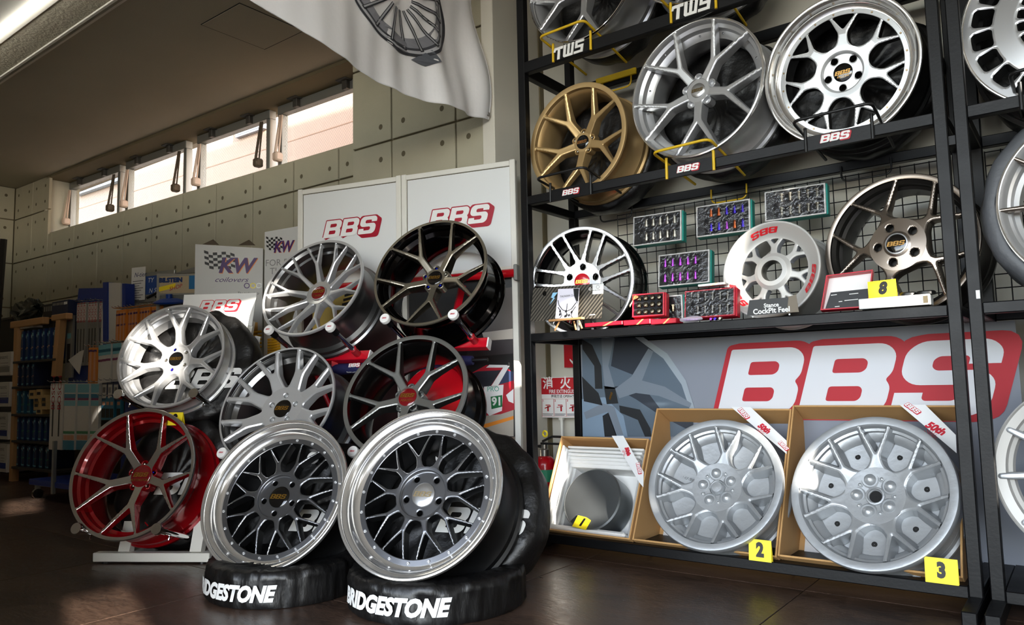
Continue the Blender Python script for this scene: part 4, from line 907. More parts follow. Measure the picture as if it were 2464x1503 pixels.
FIT = dict(W1=(409.5, 852.8, .0738, 31.3, 20.0), W2=(315.6, 1135.4, .0882, 29.0, 19.4), W3=(750.1, 687.5, .0756, 16.6, 26.8), W4=(1032.3, 650.8, .0816, 17.2, 23.9), W5=(663.6, 969.3, .0854, 18.7, 27.6), W6=(971.8, 945.3, .0899, 17.9, 27.9),
           W7=(656.0, 1184.0, .1050, 22.0, 28.2), W8=(1004.0, 1176.7, .1181, 17.4, 28.1), W9=(1385.7, 333.2, .0764, -1.6, 3.0), W10=(1669.9, 210.4, .0954, -3.2, 4.3), W11=(2016.7, 165.3, .0998, -2.9, -3.4), W12=(1397.0, 676.0, .0735, 10.0, .5), W13=(1851.3, 647.8, .0670, -5.4, 8.3),
           W14=(2160.5, 588.0, .0970, -8.1, 6.0), W15=(1713.5, 1158.7, .0910, 2.1, 28.1), W16=(2091.0, 1178.5, .1055, -6.2, 25.8), W17=(1392.0, -51.4, .0841, -2.0, .2), W18=(2583.5, 23.1, .1321, -2.6, 4.6), W19=(2670.9, 465.1, .1290, -1.9, 5.0), W20=(2660.4, 1140.7, .1281, -2.0, 5.0))
def radius_at(key, Y): px, py, r_, az, el = FIT[key]; d = ray(px, py); return r_*Y/d[1]
def twin(ro=.945, wj=.062, wt=.02, jr=.44, ta=18.0, st=.085, **k):       # five pairs of branches
    d = dict(n=5, el=[(.15, 0, st, jr, 0, wj*1.05), (jr, 0, wj*.72, ro+.03, ta, wt)], ro=ro, rh=.17, k=.022, kh=.05, ko=.018, grid=(46, 46), rc=.115, nl=0, sd=[(0, .22), (.3, .18), (.6, .11), (1, .07)], wb=.018, bev=.012)
    d.update(k); return d
# --- twelve lug pockets of the twin-branch wheels sit between the spokes: built as separate cups
def pockets(root, Rw, roll, z, m, nuts, r_=.185, n=5, ph=pi/5, s=.042):
    for k in range(n):
        a = roll+ph+2*pi*k/n; p = MB().lathe([(s*1.5*Rw, -.16*Rw), (s*1.5*Rw, -.01*Rw), (s*1.25*Rw, 0), (s*Rw, -.012*Rw), (s*.95*Rw, -.06*Rw), (.001, -.062*Rw)], 20).obj('lug_pocket', m, root, T(r_*cos(a)*Rw, r_*sin(a)*Rw, z*Rw), smooth=35)
        if nuts: MB().lathe([(s*.62*Rw, -.06*Rw), (s*.62*Rw, -.005*Rw), (s*.4*Rw, .006*Rw), (s*.3*Rw, -.015*Rw), (.0005, -.015*Rw)], 8).obj('lug_nut', nuts[k % len(nuts)], p, smooth=30)
rw = {}
# white stand: bright seven-fork wheel above, red wheel below
Rw = .262; F1 = WF_('W1', Rw)
sp = dict(n=7, el=[(.25, 0, .062, .52, 0, .05), (.52, 0, .036, .985, 13.2, .019)], ro=.955, rh=.285, k=.03, kh=.09, ko=.02, zp=[(.0, -.20), (.285, -.195), (.4, -.165), (.6, -.10), (.8, -.045), (.955, -.01)], rc=.135, hub=[(.135, -.215), (.24, -.225), (.285, -.195)], lug=(.205, .034), nut=[m_ti[1], m_ti[2], m_ti[1], m_ti[1], m_ti[0]],
          cap=BL_, wb=.022, bev=.014, sd=[(0, .2), (.3, .16), (1, .06)], m=dict(spoke=m_sil, lip=m_sil, barrel=m_sil2, hub=m_sil), w=.50)
wheel('alloy_wheel', 'brushed silver wheel with seven forked spokes on the upper arms of the white stand', F1, Rw, sp, (428, 737))
Rw = .285; F2 = WF_('W2', Rw); rw['W2'] = Rw
sp = twin(zp=[(0, -.27), (.17, -.26), (.4, -.18), (.7, -.075), (.945, -.012)], st=.06, wj=.055, wt=.014, jr=.42, rc=.15, cap=dict(m=m_capr, logo=m_gold, two='MOTORSPORT', ly=.12), wb=.006, bev=.004, m=dict(spoke=m_smk, side=m_cred, lip=m_smk, barrel=m_cred, hub=m_cred), valve=-1.1, bi=[(.945, -.012), (.935, -.10), (.90, -.13), (.885, -.22), (.84, -.24), (.82, -.45), (.86, -.7), (.93, -.82)])
_, ro_ = wheel('alloy_wheel', 'candy red wheel with mirror-cut spoke faces on the lower arms of the white stand', F2, Rw, sp, (270, 1030)); pockets(_, Rw, ro_, -.27, m_cred, [m_ti[1], m_ti[1], m_ti[1], m_ti[0], m_ti[1]])
# red stand: four wheels
Rw = .275; F3 = WF_('W3', Rw)
sp = dict(n=10, el=[(.2, 0, .045, .58, 0, .03), (.58, 0, .022, .97, 8.6, .013)], ro=.95, rh=.235, k=.02, kh=.05, ko=.012, zp=[(0, -.26), (.2, -.235), (.35, -.19), (.55, -.13), (.8, -.055), (.95, -.012)], rc=.15, hub=[(.15, -.235), (.235, -.222)], nl=0, cap=dict(m=m_capr, logo=m_gold, two='FORGED', ly=.15, ring=m_sil2), wb=.024, bev=.016,
          sd=[(0, .2), (.4, .12), (1, .05)], m=dict(spoke=m_sil, lip=m_sil, barrel=m_bar, hub=m_sil2), bi=[(.95, -.012), (.945, -.06), (.90, -.10), (.89, -.2), (.85, -.22), (.83, -.45), (.87, -.75), (.94, -.85)], w=.85)
wheel('alloy_wheel', 'silver wheel with ten thin forked spokes, upper left on the red stand', F3, Rw, sp, (754, 591))
Rw = .280; F4 = WF_('W4', Rw)
sp = twin(zp=[(0, -.235), (.17, -.23), (.4, -.15), (.7, -.06), (.945, -.01)], ro=.955, jr=.44, st=.055, wj=.05, wt=.017, cap=dict(m=m_capb, logo=m_gold), rc=.13, m=dict(spoke=m_dk, side=mat('dark_chrome_side', (96, 90, 80), .2, .9), lip=m_dk, barrel=mat('barrel_black_gloss', (26, 24, 24), .1, .9), hub=m_dk), w=.9)
_, ro_ = wheel('alloy_wheel', 'dark chrome wheel with five twin spokes, upper right on the red stand', F4, Rw, sp, (1113, 553)); pockets(_, Rw, ro_, -.235, m_dk, [m_ti[0], m_ti[0], m_ti[0], m_ti[0], m_ti[1]])
Rw = .283; F5 = WF_('W5', Rw)
sp = dict(n=8, el=[(.3, 0, .12, .57, 0, .092), (.56, 3.0, .045, .99, 10.8, .03)], ro=.965, rh=.36, k=.025, kh=.06, ko=.02, zp=[(0, -.19), (.36, -.175), (.6, -.10), (.85, -.03), (.965, -.008)], rc=.15, hub=[(.15, -.2), (.36, -.175)], hn=22, lug=(.225, .045), cap=BL_, wb=.03, bev=.02, sd=[(0, .2), (.4, .14), (1, .07)], nut=[m_sil], nz=-.01, m=dict(spoke=m_sil, lip=m_sil, barrel=m_bar, hub=m_sil), w=.85)
wheel('alloy_wheel', 'silver wheel with broad V-shaped spokes, lower left on the red stand', F5, Rw, sp, (739, 842))
Rw = .284; F6 = WF_('W6', Rw)
sp = twin(zp=[(0, -.14), (.17, -.135), (.4, -.10), (.7, -.05), (.945, -.01)], ro=.93, jr=.42, st=.062, wj=.055, wt=.02, cap=dict(m=m_capr, logo=m_gold, two='FORGED', ly=.15), rc=.145, m=dict(spoke=m_dk2, side=mat('gunmetal_side', (70, 70, 69), .3, .8), lip=m_dk2, barrel=mat('barrel_black_satin', (30, 28, 28), .2, .8), hub=m_dk2), w=.85)
_, ro_ = wheel('alloy_wheel', 'gunmetal wheel with five twin spokes, lower right on the red stand', F6, Rw, sp, (926, 853)); pockets(_, Rw, ro_, -.16, m_dk2, None)
# the two deep-lip wheels
def lm(name, label, F, Rw, px, cap, roll=None):
    lip = [(1.0, -.05), (1.003, -.02), (.998, -.004), (.988, 0), (.972, -.002), (.962, -.012), (.955, -.03), (.925, -.045), (.905, -.06), (.89, -.10), (.865, -.15), (.835, -.172), (.80, -.178)]
    sp = dict(n=10, el=[(.3, 0, .042, .43, 0, .028), (.43, 0, .018, .76, 12.3, .008)], ro=.735, rh=.315, kh=.05, k=.022, ko=.014, zp=[(0, -.16), (.315, -.115), (.45, -.115), (.6, -.135), (.735, -.17), (.8, -.175)], rc=.14, hub=[(.14, -.175), (.272, -.175), (.285, -.118), (.315, -.115)], hn=20, lug=(.215, .036), cap=cap, sd=[(0, .12), (1, .10)], wb=.014, bev=.010, grid=(40, 30),
              rivets=(20, .775, -.168, .019), rph=0, lip=lip, m=dict(spoke=m_dk3, side=m_sb, lip=m_pol, barrel=m_sb, hub=m_dk3, rivet=m_brs), bi=[(.735, -.17), (.73, -.26), (.76, -.5), (.85, -.82)])
    r_, ro_ = wheel(name, label, F, Rw, sp, px, roll=roll)
    MB().lathe([(.735*Rw, -.17*Rw), (.742*Rw, -.166*Rw), (.80*Rw, -.17*Rw), (.806*Rw, -.18*Rw)], 100).obj('rivet_ring', m_dk3, r_, smooth=30)
    return r_, ro_
RW8 = .303; F8w = WF_('W8', RW8); RW7 = .300; F7w = WF_('W7', RW7)
lm('alloy_wheel', 'deep-lip black mesh wheel with a silver cap standing on the right tyre cover', F8w, RW8, (994, 1045), dict(m=m_capsil, logo=mat('emblem_pale_gold', (222, 202, 160), .3, 1.0)))
lm('alloy_wheel', 'deep-lip black mesh wheel with a black cap standing on the left tyre cover', F7w, RW7, (660, 1070), BL_)
# rack: top and second tier
def rwheel(key, Y, *a, **k): Rw = radius_at(key, Y); F = WF_(key, Rw); rw[key] = Rw; r_, ro_ = wheel('alloy_wheel', a[0], F, Rw, a[1], a[2] if len(a) > 2 else None, **k); return F, Rw, r_, ro_
F17, RW17, r_, ro_ = rwheel('W17', 2.815, 'pale silver wheel cut by the picture top, first on the top tier of the rack', twin(zp=[(0, -.16), (.2, -.15), (.6, -.09), (.97, -.01)], ro=.975, jr=.5, st=.06, wj=.05, wt=.03, cap=BL_, m=dict(spoke=m_silp, lip=m_chrome, barrel=m_silp, hub=m_silp), bi=[(.975, -.01), (.96, -.10), (.90, -.16), (.86, -.3), (.84, -.5), (.94, -.82)]), (1395, 60))
F9, RW9, r_, ro_ = rwheel('W9', 2.865, 'matt gold wheel with five twin spokes, leftmost on the second tier', twin(zp=[(0, -.215), (.17, -.21), (.4, -.14), (.7, -.06), (.93, -.012)], ro=.91, jr=.42, st=.07, wj=.062, wt=.024, cap=dict(m=m_capb, logo=mat('emblem_copper', (196, 140, 86), .3, 1.0)), rc=.125, m=dict(spoke=m_gld, lip=m_gld, barrel=m_gld, hub=m_gld)), (1447, 228)); pockets(r_, RW9, ro_, -.22, m_gld, [m_ti[1]])
F10, RW10, r_, ro_ = rwheel('W10', 2.815, 'brushed two-piece wheel with blade spokes, in the middle of the second tier', twin(zp=[(0, -.12), (.17, -.11), (.45, -.07), (.8, -.02), (.965, .002)], ro=.968, jr=.42, st=.06, wj=.052, wt=.022, ta=18.5, cap=dict(m=m_capsil, logo=mat('emblem_bronze', (150, 128, 84), .3, 1.0)), rc=.105, valve=2.2,
    sd=[(0, .2), (.4, .15), (1, .10)], m=dict(spoke=m_brs, lip=m_pol, barrel=m_sil, hub=m_brs), bi=[(.968, .002), (.955, -.03), (.945, -.09), (.90, -.12), (.885, -.20), (.82, -.235), (.80, -.26), (.80, -.5), (.93, -.82)]), (1750, 69)); pockets(r_, RW10, ro_, -.13, m_brs, None, r_=.2)
rm = MB().lathe([(.014*RW10, -.01), (.014*RW10, .004*RW10), (.008*RW10, .006*RW10), (.0005, 0)], 10).mesh('rivet', m_dk3, 30)
for k in range(15): a = ro_+2*pi*(k+.5)/15; add('rivet', rm, None, r_, T(.858*cos(a)*RW10, .858*sin(a)*RW10, -.212*RW10))
sp11 = dict(n=7, el=[(.3, 0, .085, .5, 0, .055), (.5, 0, .040, .80, 13.5, .012)], ro=.765, rh=.345, k=.03, kh=.09, ko=.016, zp=[(0, -.21), (.345, -.15), (.5, -.15), (.765, -.175), (.82, -.18)], rc=.125, hub=[(.125, -.215), (.25, -.215), (.275, -.155), (.345, -.15)], hn=22, lug=(.205, .048), lph=pi/2+.3, cap=dict(m=m_capb, logo=mat('emblem_dull_gold', (170, 130, 74), .3, 1.0), two='RACING'), sd=[(0, .12), (1, .09)], wb=.015, bev=.012,
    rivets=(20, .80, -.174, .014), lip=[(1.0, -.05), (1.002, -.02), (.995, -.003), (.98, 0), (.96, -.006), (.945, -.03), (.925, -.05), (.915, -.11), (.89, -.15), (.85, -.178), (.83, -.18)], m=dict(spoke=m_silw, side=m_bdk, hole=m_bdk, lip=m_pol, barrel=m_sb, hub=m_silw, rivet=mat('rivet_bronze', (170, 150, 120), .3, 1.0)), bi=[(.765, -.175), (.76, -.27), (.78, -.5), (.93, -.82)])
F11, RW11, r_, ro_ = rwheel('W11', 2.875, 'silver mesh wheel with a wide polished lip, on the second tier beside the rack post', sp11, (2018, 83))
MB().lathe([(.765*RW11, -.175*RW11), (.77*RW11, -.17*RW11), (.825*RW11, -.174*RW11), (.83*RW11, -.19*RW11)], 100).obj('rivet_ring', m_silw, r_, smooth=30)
# middle shelf
F12, RW12, r_, ro_ = rwheel('W12', 2.95, 'black wheel with a machined white face and red cap, leftmost on the middle shelf', dict(n=7, el=[(.3, 23, .05, .47, 15.0, .036), (.47, 15.0, .027, .975, 8.3, .026)], ro=.935, rh=.355, k=.03, kh=.07, ko=.035, zp=[(0, -.07), (.355, -.065), (.6, -.04), (.935, -.006)], rc=.15, hub=[(.15, -.075), (.355, -.065)], hn=20, lug=(.265, .055), lph=pi/2, cap=dict(m=mat('cap_bright_red', (206, 22, 40), .2, coat=.8), logo=m_gold), grid=(48, 44), sd=[(0, .15), (1, .10)], wb=.006, bev=.004,
    m=dict(spoke=mat('machined_white', (236, 237, 240), .24, .9), side=m_gb, lip=mat('machined_white', (236, 237, 240), .24, .9), barrel=m_gb, hub=mat('machined_white', (236, 237, 240), .24, .9), hole=m_gb)), (1438, 555))
F13, RW13, r_, ro_ = rwheel('W13', 2.96, 'small white deep-dish racing wheel with red lettering on its rim', dict(n=7, el=[(.3, 0, .08, .50, 0, .06), (.50, 0, .045, .76, 13.2, .032)], ro=.69, rh=.38, k=.035, ko=.03, zp=[(0, -.1), (.38, -.16), (.5, -.18), (.69, -.20), (.8, -.20)], rc=.215, hub=[(.215, -.10), (.30, -.11), (.355, -.145), (.38, -.16)], nl=0, bore=1, sd=[(0, .16), (1, .12)], wb=.02, bev=.015,
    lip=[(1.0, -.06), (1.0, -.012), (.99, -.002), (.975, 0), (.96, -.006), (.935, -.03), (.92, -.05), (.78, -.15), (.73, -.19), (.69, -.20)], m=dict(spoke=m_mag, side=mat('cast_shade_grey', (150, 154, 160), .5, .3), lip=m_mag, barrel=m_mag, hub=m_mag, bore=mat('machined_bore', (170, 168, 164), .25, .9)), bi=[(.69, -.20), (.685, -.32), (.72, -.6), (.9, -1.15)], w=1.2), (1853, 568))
for (x, y, w_) in ((1838, 563, .16), (1775, 712, .15), (1952, 668, .16)):
    u, v = F13.at(x, y, -.08*RW13); a = atan2(v, u); rc_ = .905*RW13; wl_a = 1.15*.62
    def fr(xx, yy, dz=0, a=a, rc_=rc_):           # lettering lies on the sloping dish, read from the middle
        ang = a+(xx/LOGO_W-.5)*wl_a; rr_ = .902-yy*.105; t = (rr_-.78)/.14; rad = (rr_-.004)*RW13; return (rad*cos(ang), rad*sin(ang), (-.15+.10*t+.010)*RW13)
    bbs_letters(fr).obj('rim_lettering', mat('rim_red', (206, 26, 38), .45), r_)
F14, RW14, r_, ro_ = rwheel('W14', 3.0, 'bronze-grey wheel with slim curved fork spokes and a black cap, behind the number 8 card', dict(n=5, el=[(.3, 0, .09, .5, 0, .035), (.5, 0, .034, .96, 21.0, .018)], ro=.93, rh=.365, k=.04, kh=.14, ko=.012, zp=[(0, .03), (.3, .035), (.365, .022), (.6, -.02), (.93, -.012)], rc=.145, hub=[(.145, .05), (.18, .035), (.365, .022)], hn=24, lug=(.255, .055), lph=0, cap=dict(m=m_capb, logo=mat('emblem_dull_gold', (170, 130, 74), .3, 1.0), ring=m_brs), nut=None, grid=(46, 46), sd=[(0, .2), (.5, .15), (1, .06)],
    m=dict(spoke=m_dkb, lip=m_dkb, barrel=m_bdk, hub=m_dkb, hole=m_bdk), bi=[(.93, -.012), (.925, -.05), (.88, -.09), (.87, -.18), (.83, -.21), (.82, -.5), (.94, -.82)]), (2128, 520))
# raw forgings in the boxes
def blank(label, key, Y, px, px_hole):
    sp = dict(n=7, el=[(.3, 0, .12, .48, 0, .065), (.48, 0, .03, .935, 12.9, .019)], ro=.885, rh=.37, k=.03, kh=.09, ko=.0, zp=[(0, -.24), (.37, -.20), (.6, -.13), (.89, -.012), (.95, -.0)], rc=.12, hub=[(.12, -.23), (.37, -.20)], hn=24, lug=(.235, .0), nl=0, sd=[(0, .12), (.5, .14), (1, .16)], draft=.35, wb=.03, bev=.02, floor=[(.885, -.05), (.87, -.10), (.84, -.115), (.84, -.17), (.78, -.20), (.74, -.27), (.3, -.33), (.05, -.33)], lip=[(1.0, -.12), (1.004, -.03), (.995, -.012), (.97, -.006), (.90, -.022), (.885, -.05)], m=dict(spoke=m_raw, lip=m_raw, barrel=m_raw, hub=m_raw), bi=[(.885, -.05), (.88, -.08)], w=.55)
    F, Rw, r_, ro_ = rwheel(key, Y, label, sp, px)
    for k in range(5):
        a = ro_+pi/2+2*pi*k/5
        MB().lathe([(.075, -.012), (.064, .0), (.055, -.02), (.04, .012), (.02, .03), (.001, .034)], 20).obj('boss', m_raw, r_, Matrix.Translation((.225*cos(a)*Rw, .225*sin(a)*Rw, -.212*Rw)) @ Matrix.Scale(Rw*1.6, 4), smooth=50)
        a += pi/5; MB().lathe([(.042, -.01), (.036, 0), (.03, -.012), (.018, .008), (.001, .012)], 16).obj('boss', m_raw, r_, Matrix.Translation((.235*cos(a)*Rw, .235*sin(a)*Rw, -.212*Rw)) @ Matrix.Scale(Rw, 4), smooth=50)
    if not px_hole: MB().lathe([(.125, -.03), (.11, .012), (.095, .0), (.085, .03), (.075, .045), (.001, .05)], 32).obj('centre_boss', m_raw, r_, Matrix.Translation((0, 0, -.24*Rw)) @ Matrix.Scale(Rw, 4), smooth=40)
    else:
        MB().lathe([(.125, -.03), (.115, .015), (.095, .018), (.09, .0), (.078, -.01), (.075, -.08)], 32).obj('centre_boss', m_raw, r_, Matrix.Translation((0, 0, -.235*Rw)) @ Matrix.Scale(Rw, 4), smooth=40); MB().lathe([(.076*Rw, -.262*Rw), (.001, -.262*Rw)], 24).obj('centre_bore', m_dark, r_)
        for k in range(7):
            a = ro_+pi/7+2*pi*k/7; MB().lathe([(.036*Rw, 0), (.034*Rw, .002*Rw), (.001, .002*Rw)], 16).obj('drilled_hole', m_dark, r_, T(.60*cos(a)*Rw, .60*sin(a)*Rw, -.287*Rw))
    if not px_hole: text('N-3147-9B', .07*Rw, m_raw, r_, T(-.56*Rw, .14*Rw, -.287*Rw) @ RZ(-.2), ext=.004*Rw)
    return F, Rw, r_
blank('raw silver forged wheel with closed pockets in the middle cardboard box', 'W15', 2.855, (1746, 1036), False)
blank('raw silver forged wheel with black drilled holes in the largest cardboard box', 'W16', 2.862, (2100, 1006), True)
# second rack
sp18 = dict(n=20, el=[(.3, 0, .4, .98, 0, .4)], ro=.97, rh=.24, k=.0, holes=[(.80, 0, .10, .125), (.40, 0, .10, .12)], zp=[(0, -.02), (.3, .0), (.5, .02), (.72, -.01), (.97, -.02)], rc=.17, hub=[(.17, -.03), (.24, -.01)], nl=0, cap=BL_, grid=(40, 16), sd=[(0, .18), (1, .18)], wb=.02, bev=.01, m=dict(spoke=m_brs, side=m_bar, lip=m_pol, barrel=m_bar, hub=m_brs), bi=[(.97, -.02), (.93, -.2), (.85, -.3), (.93, -.82)])
F18, RW18, r_, ro_ = rwheel('W18', 2.86, 'wide machined disc wheel with rows of square openings, top of the second rack', sp18, None, roll=.08)
sp19 = dict(n=10, el=[(.15, 0, .05, .97, 0, .018)], ro=.965, rh=.22, k=.05, ko=.004, zp=[(0, -.10), (.3, -.07), (.97, .004)], rc=.12, hub=[(.12, -.1), (.22, -.085)], nl=0, cap=BL_, crown=.02, sd=[(0, .12), (1, .05)], m=dict(spoke=m_dkb, lip=m_pol, barrel=m_sil, hub=m_dkb), bi=[(.965, .004), (.93, -.03), (.90, -.10), (.87, -.12), (.85, -.2), (.80, -.22), (.80, -.5), (.93, -.82)])
F19, RW19, r_, ro_ = rwheel('W19', 2.83, 'polished-lip wheel with bronze spokes in a grey bag, middle of the second rack', sp19, (2405, 506))
sp20 = dict(n=11, el=[(.15, 0, .06, .93, 0, .030)], ro=.97, rh=.25, k=.05, ko=.0, zp=[(0, -.10), (.3, -.07), (.93, -.02), (.97, -.03)], rc=.12, hub=[(.12, -.1), (.25, -.085)], nl=0, sd=[(0, .12), (1, .08)], m=dict(spoke=m_raw, lip=m_mag, barrel=m_mag, hub=m_raw), lip=[(1.0, -.08), (1.0, -.01), (.985, 0), (.97, -.03)], bi=[(.97, -.03), (.88, -.06), (.86, -.12), (.82, -.14), (.80, -.2), (.93, -.6)], w=.6)
F20, RW20, r_, ro_ = rwheel('W20', 2.85, 'rough white cast wheel with straight ribs, lowest on the second rack', sp20, (2400, 1145))
# tyres in black bags behind the rack wheels
def behind(F, Rw, d, k=1.06, label='', du=0.0, dv=0.0, w=.15, m=None, seed=0, amp=.006):
    return bagged_tyre('bagged_tyre', label, F.move(du, dv, -d), Rw*k, w, m or m_cloth, seed=seed, group='bagged tyres on the racks', amp=amp)
behind(F9, RW9, .82*RW9+.004, 1.05, 'tyre in a black bag behind the gold wheel', dv=-.01, w=.12, seed=1)
behind(F10, RW10, .82*RW10+.004, 1.03, 'tyre in a black bag behind the silver two-piece wheel', dv=-.0, w=.13, seed=2)
behind(F11, RW11, .82*RW11+.004, 1.04, 'tyre in a black bag behind the silver mesh wheel', dv=.0, w=.13, seed=3)
behind(F17, RW17, .82*RW17+.004, 1.0, 'tyre in a black bag behind the topmost silver wheel', dv=0, w=.12, seed=4)
behind(F18, RW18, .82*RW18+.004, .98, 'tyre in a black bag behind the finned disc wheel', dv=0, w=.13, seed=5)
tb = thing('bagged_tyre', 'tyre in a creased grey bag around the polished-lip wheel', 'tyre', F19.M(), 'bagged tyres on the racks')
mb = MB(); N_ = 90; pf = [(1.0, -.06), (1.06, -.05), (1.13, -.10), (1.17, -.2), (1.175, -.5), (1.13, -.68), (1.0, -.72)]
for i, (a, b_) in enumerate(pf):
    for k in range(N_):
        t = 2*pi*k/N_; wv = 1+.008*sin(7*t+i)+.006*sin(13*t-i*.7)+.004*sin(23*t+i*2); mb.v.append((a*wv*RW19*cos(t), a*wv*RW19*sin(t), b_*RW19))
for i in range(len(pf)-1):
    for k in range(N_): mb.f.append((i*N_+k, (i+1)*N_+k, (i+1)*N_+(k+1) % N_, i*N_+(k+1) % N_)); mb.mi.append(0)
mb.obj('tyre_bag', mat('grey_bag', (92, 94, 98), .5, bump=.5, bscale=20), tb, smooth=60)
bpy.context.view_layer.update()
c17 = [o for o in scene.objects if o.get('label', '').startswith('pale silver wheel cut')][0]; t17 = [o for o in scene.objects if o.get('label', '') == 'tyre in a black bag behind the topmost silver wheel'][0]
sh = uat(1669, 10)-F17.o[0]
for o, lb in ((c17, 'pale silver wheel almost hidden by the picture top, second on the top tier'), (t17, 'tyre in a black bag on the top tier above the two-piece wheel')):
    q = copy_tree(o, T(sh, 0, 0) @ o.matrix_world); q['label'] = lb
# ------------------------------------------------------------ tyre covers on the floor, with the leaning bags
def cover(label, x, y, r_, h, a0, a1, zt, tw_, seed):
    F = Frame((x, y, h), (1, 0, 0), (0, 1, 0)); rs = np.random.default_rng(seed); N = 144
    root = thing('tyre_cover', label, 'tyre cover', F.M(), 'bagged tyres lying on the floor'); fr = [11, 17, 26, 35, 47, 62]; ph = rs.uniform(0, 6.28, 6)
    prof = [(.05, -.012), (.4, -.018), (.62, -.012), (.8, .0), (.94, -.003), (.985, -.010), (1.0, -.03), (1.0, -.25*h), (1.0, -.45*h), (1.0, -.65*h), (1.0, -.82*h), (1.0, -h+.012), (.99, -h+.002), (.9, -h+.0005), (.1, -h+.0005)]
    V = []; Fc = []
    for i, (a, z) in enumerate(prof):
        for k in range(N):
            t = 2*pi*k/N; wv = sum(sin(fr[q]*t+ph[q]+i*(.35*q-.8)) for q in range(6))/3; am = .0042 if 4 <= i <= 11 else .002
            V.append((a*r_*cos(t)*(1+wv*am/r_), a*r_*sin(t)*(1+wv*am/r_), z+(wv*.003 if i < 6 else 0)))
    for i in range(len(prof)-1): Fc += [(i*N+k, (i+1)*N+k, (i+1)*N+(k+1) % N, i*N+(k+1) % N) for k in range(N)]
    Fc += [tuple(range(N)), tuple((len(prof)-1)*N+k for k in range(N))[::-1]]
    MB().put(V, Fc).obj('cover_cloth', m_cov, root, smooth=60)
    me = text_mesh('BRIDGESTONE', 1.0, shear=.32, off=.055).copy(); co = np.empty(len(me.vertices)*3); me.vertices.foreach_get('co', co); co = co.reshape(-1, 3); lo, hi = co.min(0), co.max(0)
    ac = atan2(-y, -x); u = (co[:, 0]-lo[0])/(hi[0]-lo[0]); v = (co[:, 1]-lo[1])/(hi[1]-lo[1]); ang = ac+R(a0)+(R(a1)-R(a0))*u; q = np.stack([(r_+.0085)*np.cos(ang), (r_+.0085)*np.sin(ang), -h+zt+v*tw_], 1)
    me.vertices.foreach_set('co', q.ravel()); me.materials.clear(); me.materials.append(m_bagw); me.update(); add('cover_lettering', me, None, root)
    return root
HC = .128
cover('right tyre in a black lettered cover, flat on the floor under the silver-capped wheel', -1.878, 2.001, .308, HC, -74, 8, .030, .060, 1)
cover('left tyre in a black lettered cover, flat on the floor under the black-capped wheel', -2.468, 1.80, .286, HC, -88, -6, .026, .058, 2)
def lean_bag(label, F, du, dv, d, Rt, w, logo, seed): return bagged_tyre('bagged_tyre', label, F.move(du, dv, -d), Rt, w, m_cloth, logo=logo, mlogo=m_bagw, seed=seed, group='bagged tyres leaning behind the stand wheels')
lean_bag('tyre in a black bag leaning behind the silver-capped deep-lip wheel', F8w, .03, .035, .262, .325, .17, (.12, -.055, .095), 11)
lean_bag('tyre in a black bag leaning behind the black-capped deep-lip wheel', F7w, .0, .03, .258, .31, .17, (.12, -.055, .09), 12)
lean_bag('tyre in a black bag behind the upper wheel of the white stand', F1, .05, .0, .135, .295, .15, (.07, -.075, .10), 13)
lean_bag('tyre in a black bag behind the red wheel of the white stand', F2, .05, .02, .24, .30, .15, (.11, -.02, .10), 14)
# ------------------------------------------------------------ white stand
def peg(parent, F, px, L=.25, r_=.0125, cap='silver', d0=.02, collar=None, mcap=None):
    """a chrome arm: its round end cap at the picture position, running back along the wheel axis"""
    u, v = F.at(*px, d0); g = MB().tube([(u, v, d0-.004), (u, v, d0-L)], r_, 14).obj('arm', m_chrome, parent, smooth=40)
    inv = parent.matrix_world.inverted() @ F.M(); g.matrix_local = inv
    MB().tube([(u, v, d0-.06), (u, v, d0)], r_*1.25, 16).obj('arm_sleeve', m_chrome if not mcap else m_blk, g, smooth=40)
    e = MB().lathe([(r_*1.9, -.012), (r_*1.95, 0), (r_*1.8, .005), (.0005, .006)], 24, M=T(u, v, d0), cap0=True).obj('end_cap', mcap or m_chrome, g, smooth=40)
    if mcap: bbs_letters(lambda x, y, dz=0: (u+(x-LOGO_W/2)*.0058, v+(y-.5)*.0068, d0+.0066)).obj('cap_logo', m_red, g)
    if collar: MB().tube([(u, v, d0-L+.09), (u, v, d0-L-.01)], r_*1.45, 14).obj('collar', collar, g, smooth=40)
    else: MB().tube([(u, v-r_, d0-.10), (u, v-r_-.018, d0-.10)], .004, 8).obj('thumbscrew', m_chrome, g)
    return u, v
p0, p1 = hz(222, 1356, .0), hz(503, 1357, .0); exs = (p1-p0)/np.linalg.norm(p1-p0); WSF = Frame(p0, exs, (0, 0, 1)); Lb = np.linalg.norm(p1-p0)
ws = thing('wheel_stand', 'white steel stand with chrome arms carrying the silver forked wheel and the red wheel', 'stand', WSF.M())
MB().box(0, Lb, .008, .046, -.045, 0, b=.003).obj('base_bar', m_white, ws); MB().box(.12, Lb+.02, .008, .046, -.50, -.455, b=.003).obj('base_bar', m_white, ws)
for x in (300, 472):
    u = WSF.at(x, 1335, -.02)[0]; MB().box(u-.026, u+.026, .008, .044, -.46, -.04, b=.003).obj('base_rail', m_white, ws)
    MB().box(u-.026, u+.026, 0, .13, -.018, .018, M=T(0, .045, -.028) @ Matrix.Rotation(R(-18), 4, 'X')).obj('short_post', m_white, ws)
for u in (Lb*.35, Lb*.85): MB().tube([(u, .04, -.36), (u, 1.02, -.62)], .02, 4).obj('upright', m_white, ws)
for u in (.05, Lb-.04): MB().lathe([(.016, 0), (.016, .008)], 12, M=T(u, 0, -.02) @ Matrix.Rotation(-pi/2, 4, 'X'), cap0=True, cap1=True).obj('rubber_foot', m_blk, ws)
for F, pts in ((F1, ((285, 948), (466, 946))), (F2, ((184, 1271), (377, 1272)))):
    for p in pts: peg(ws, F, p, .24)
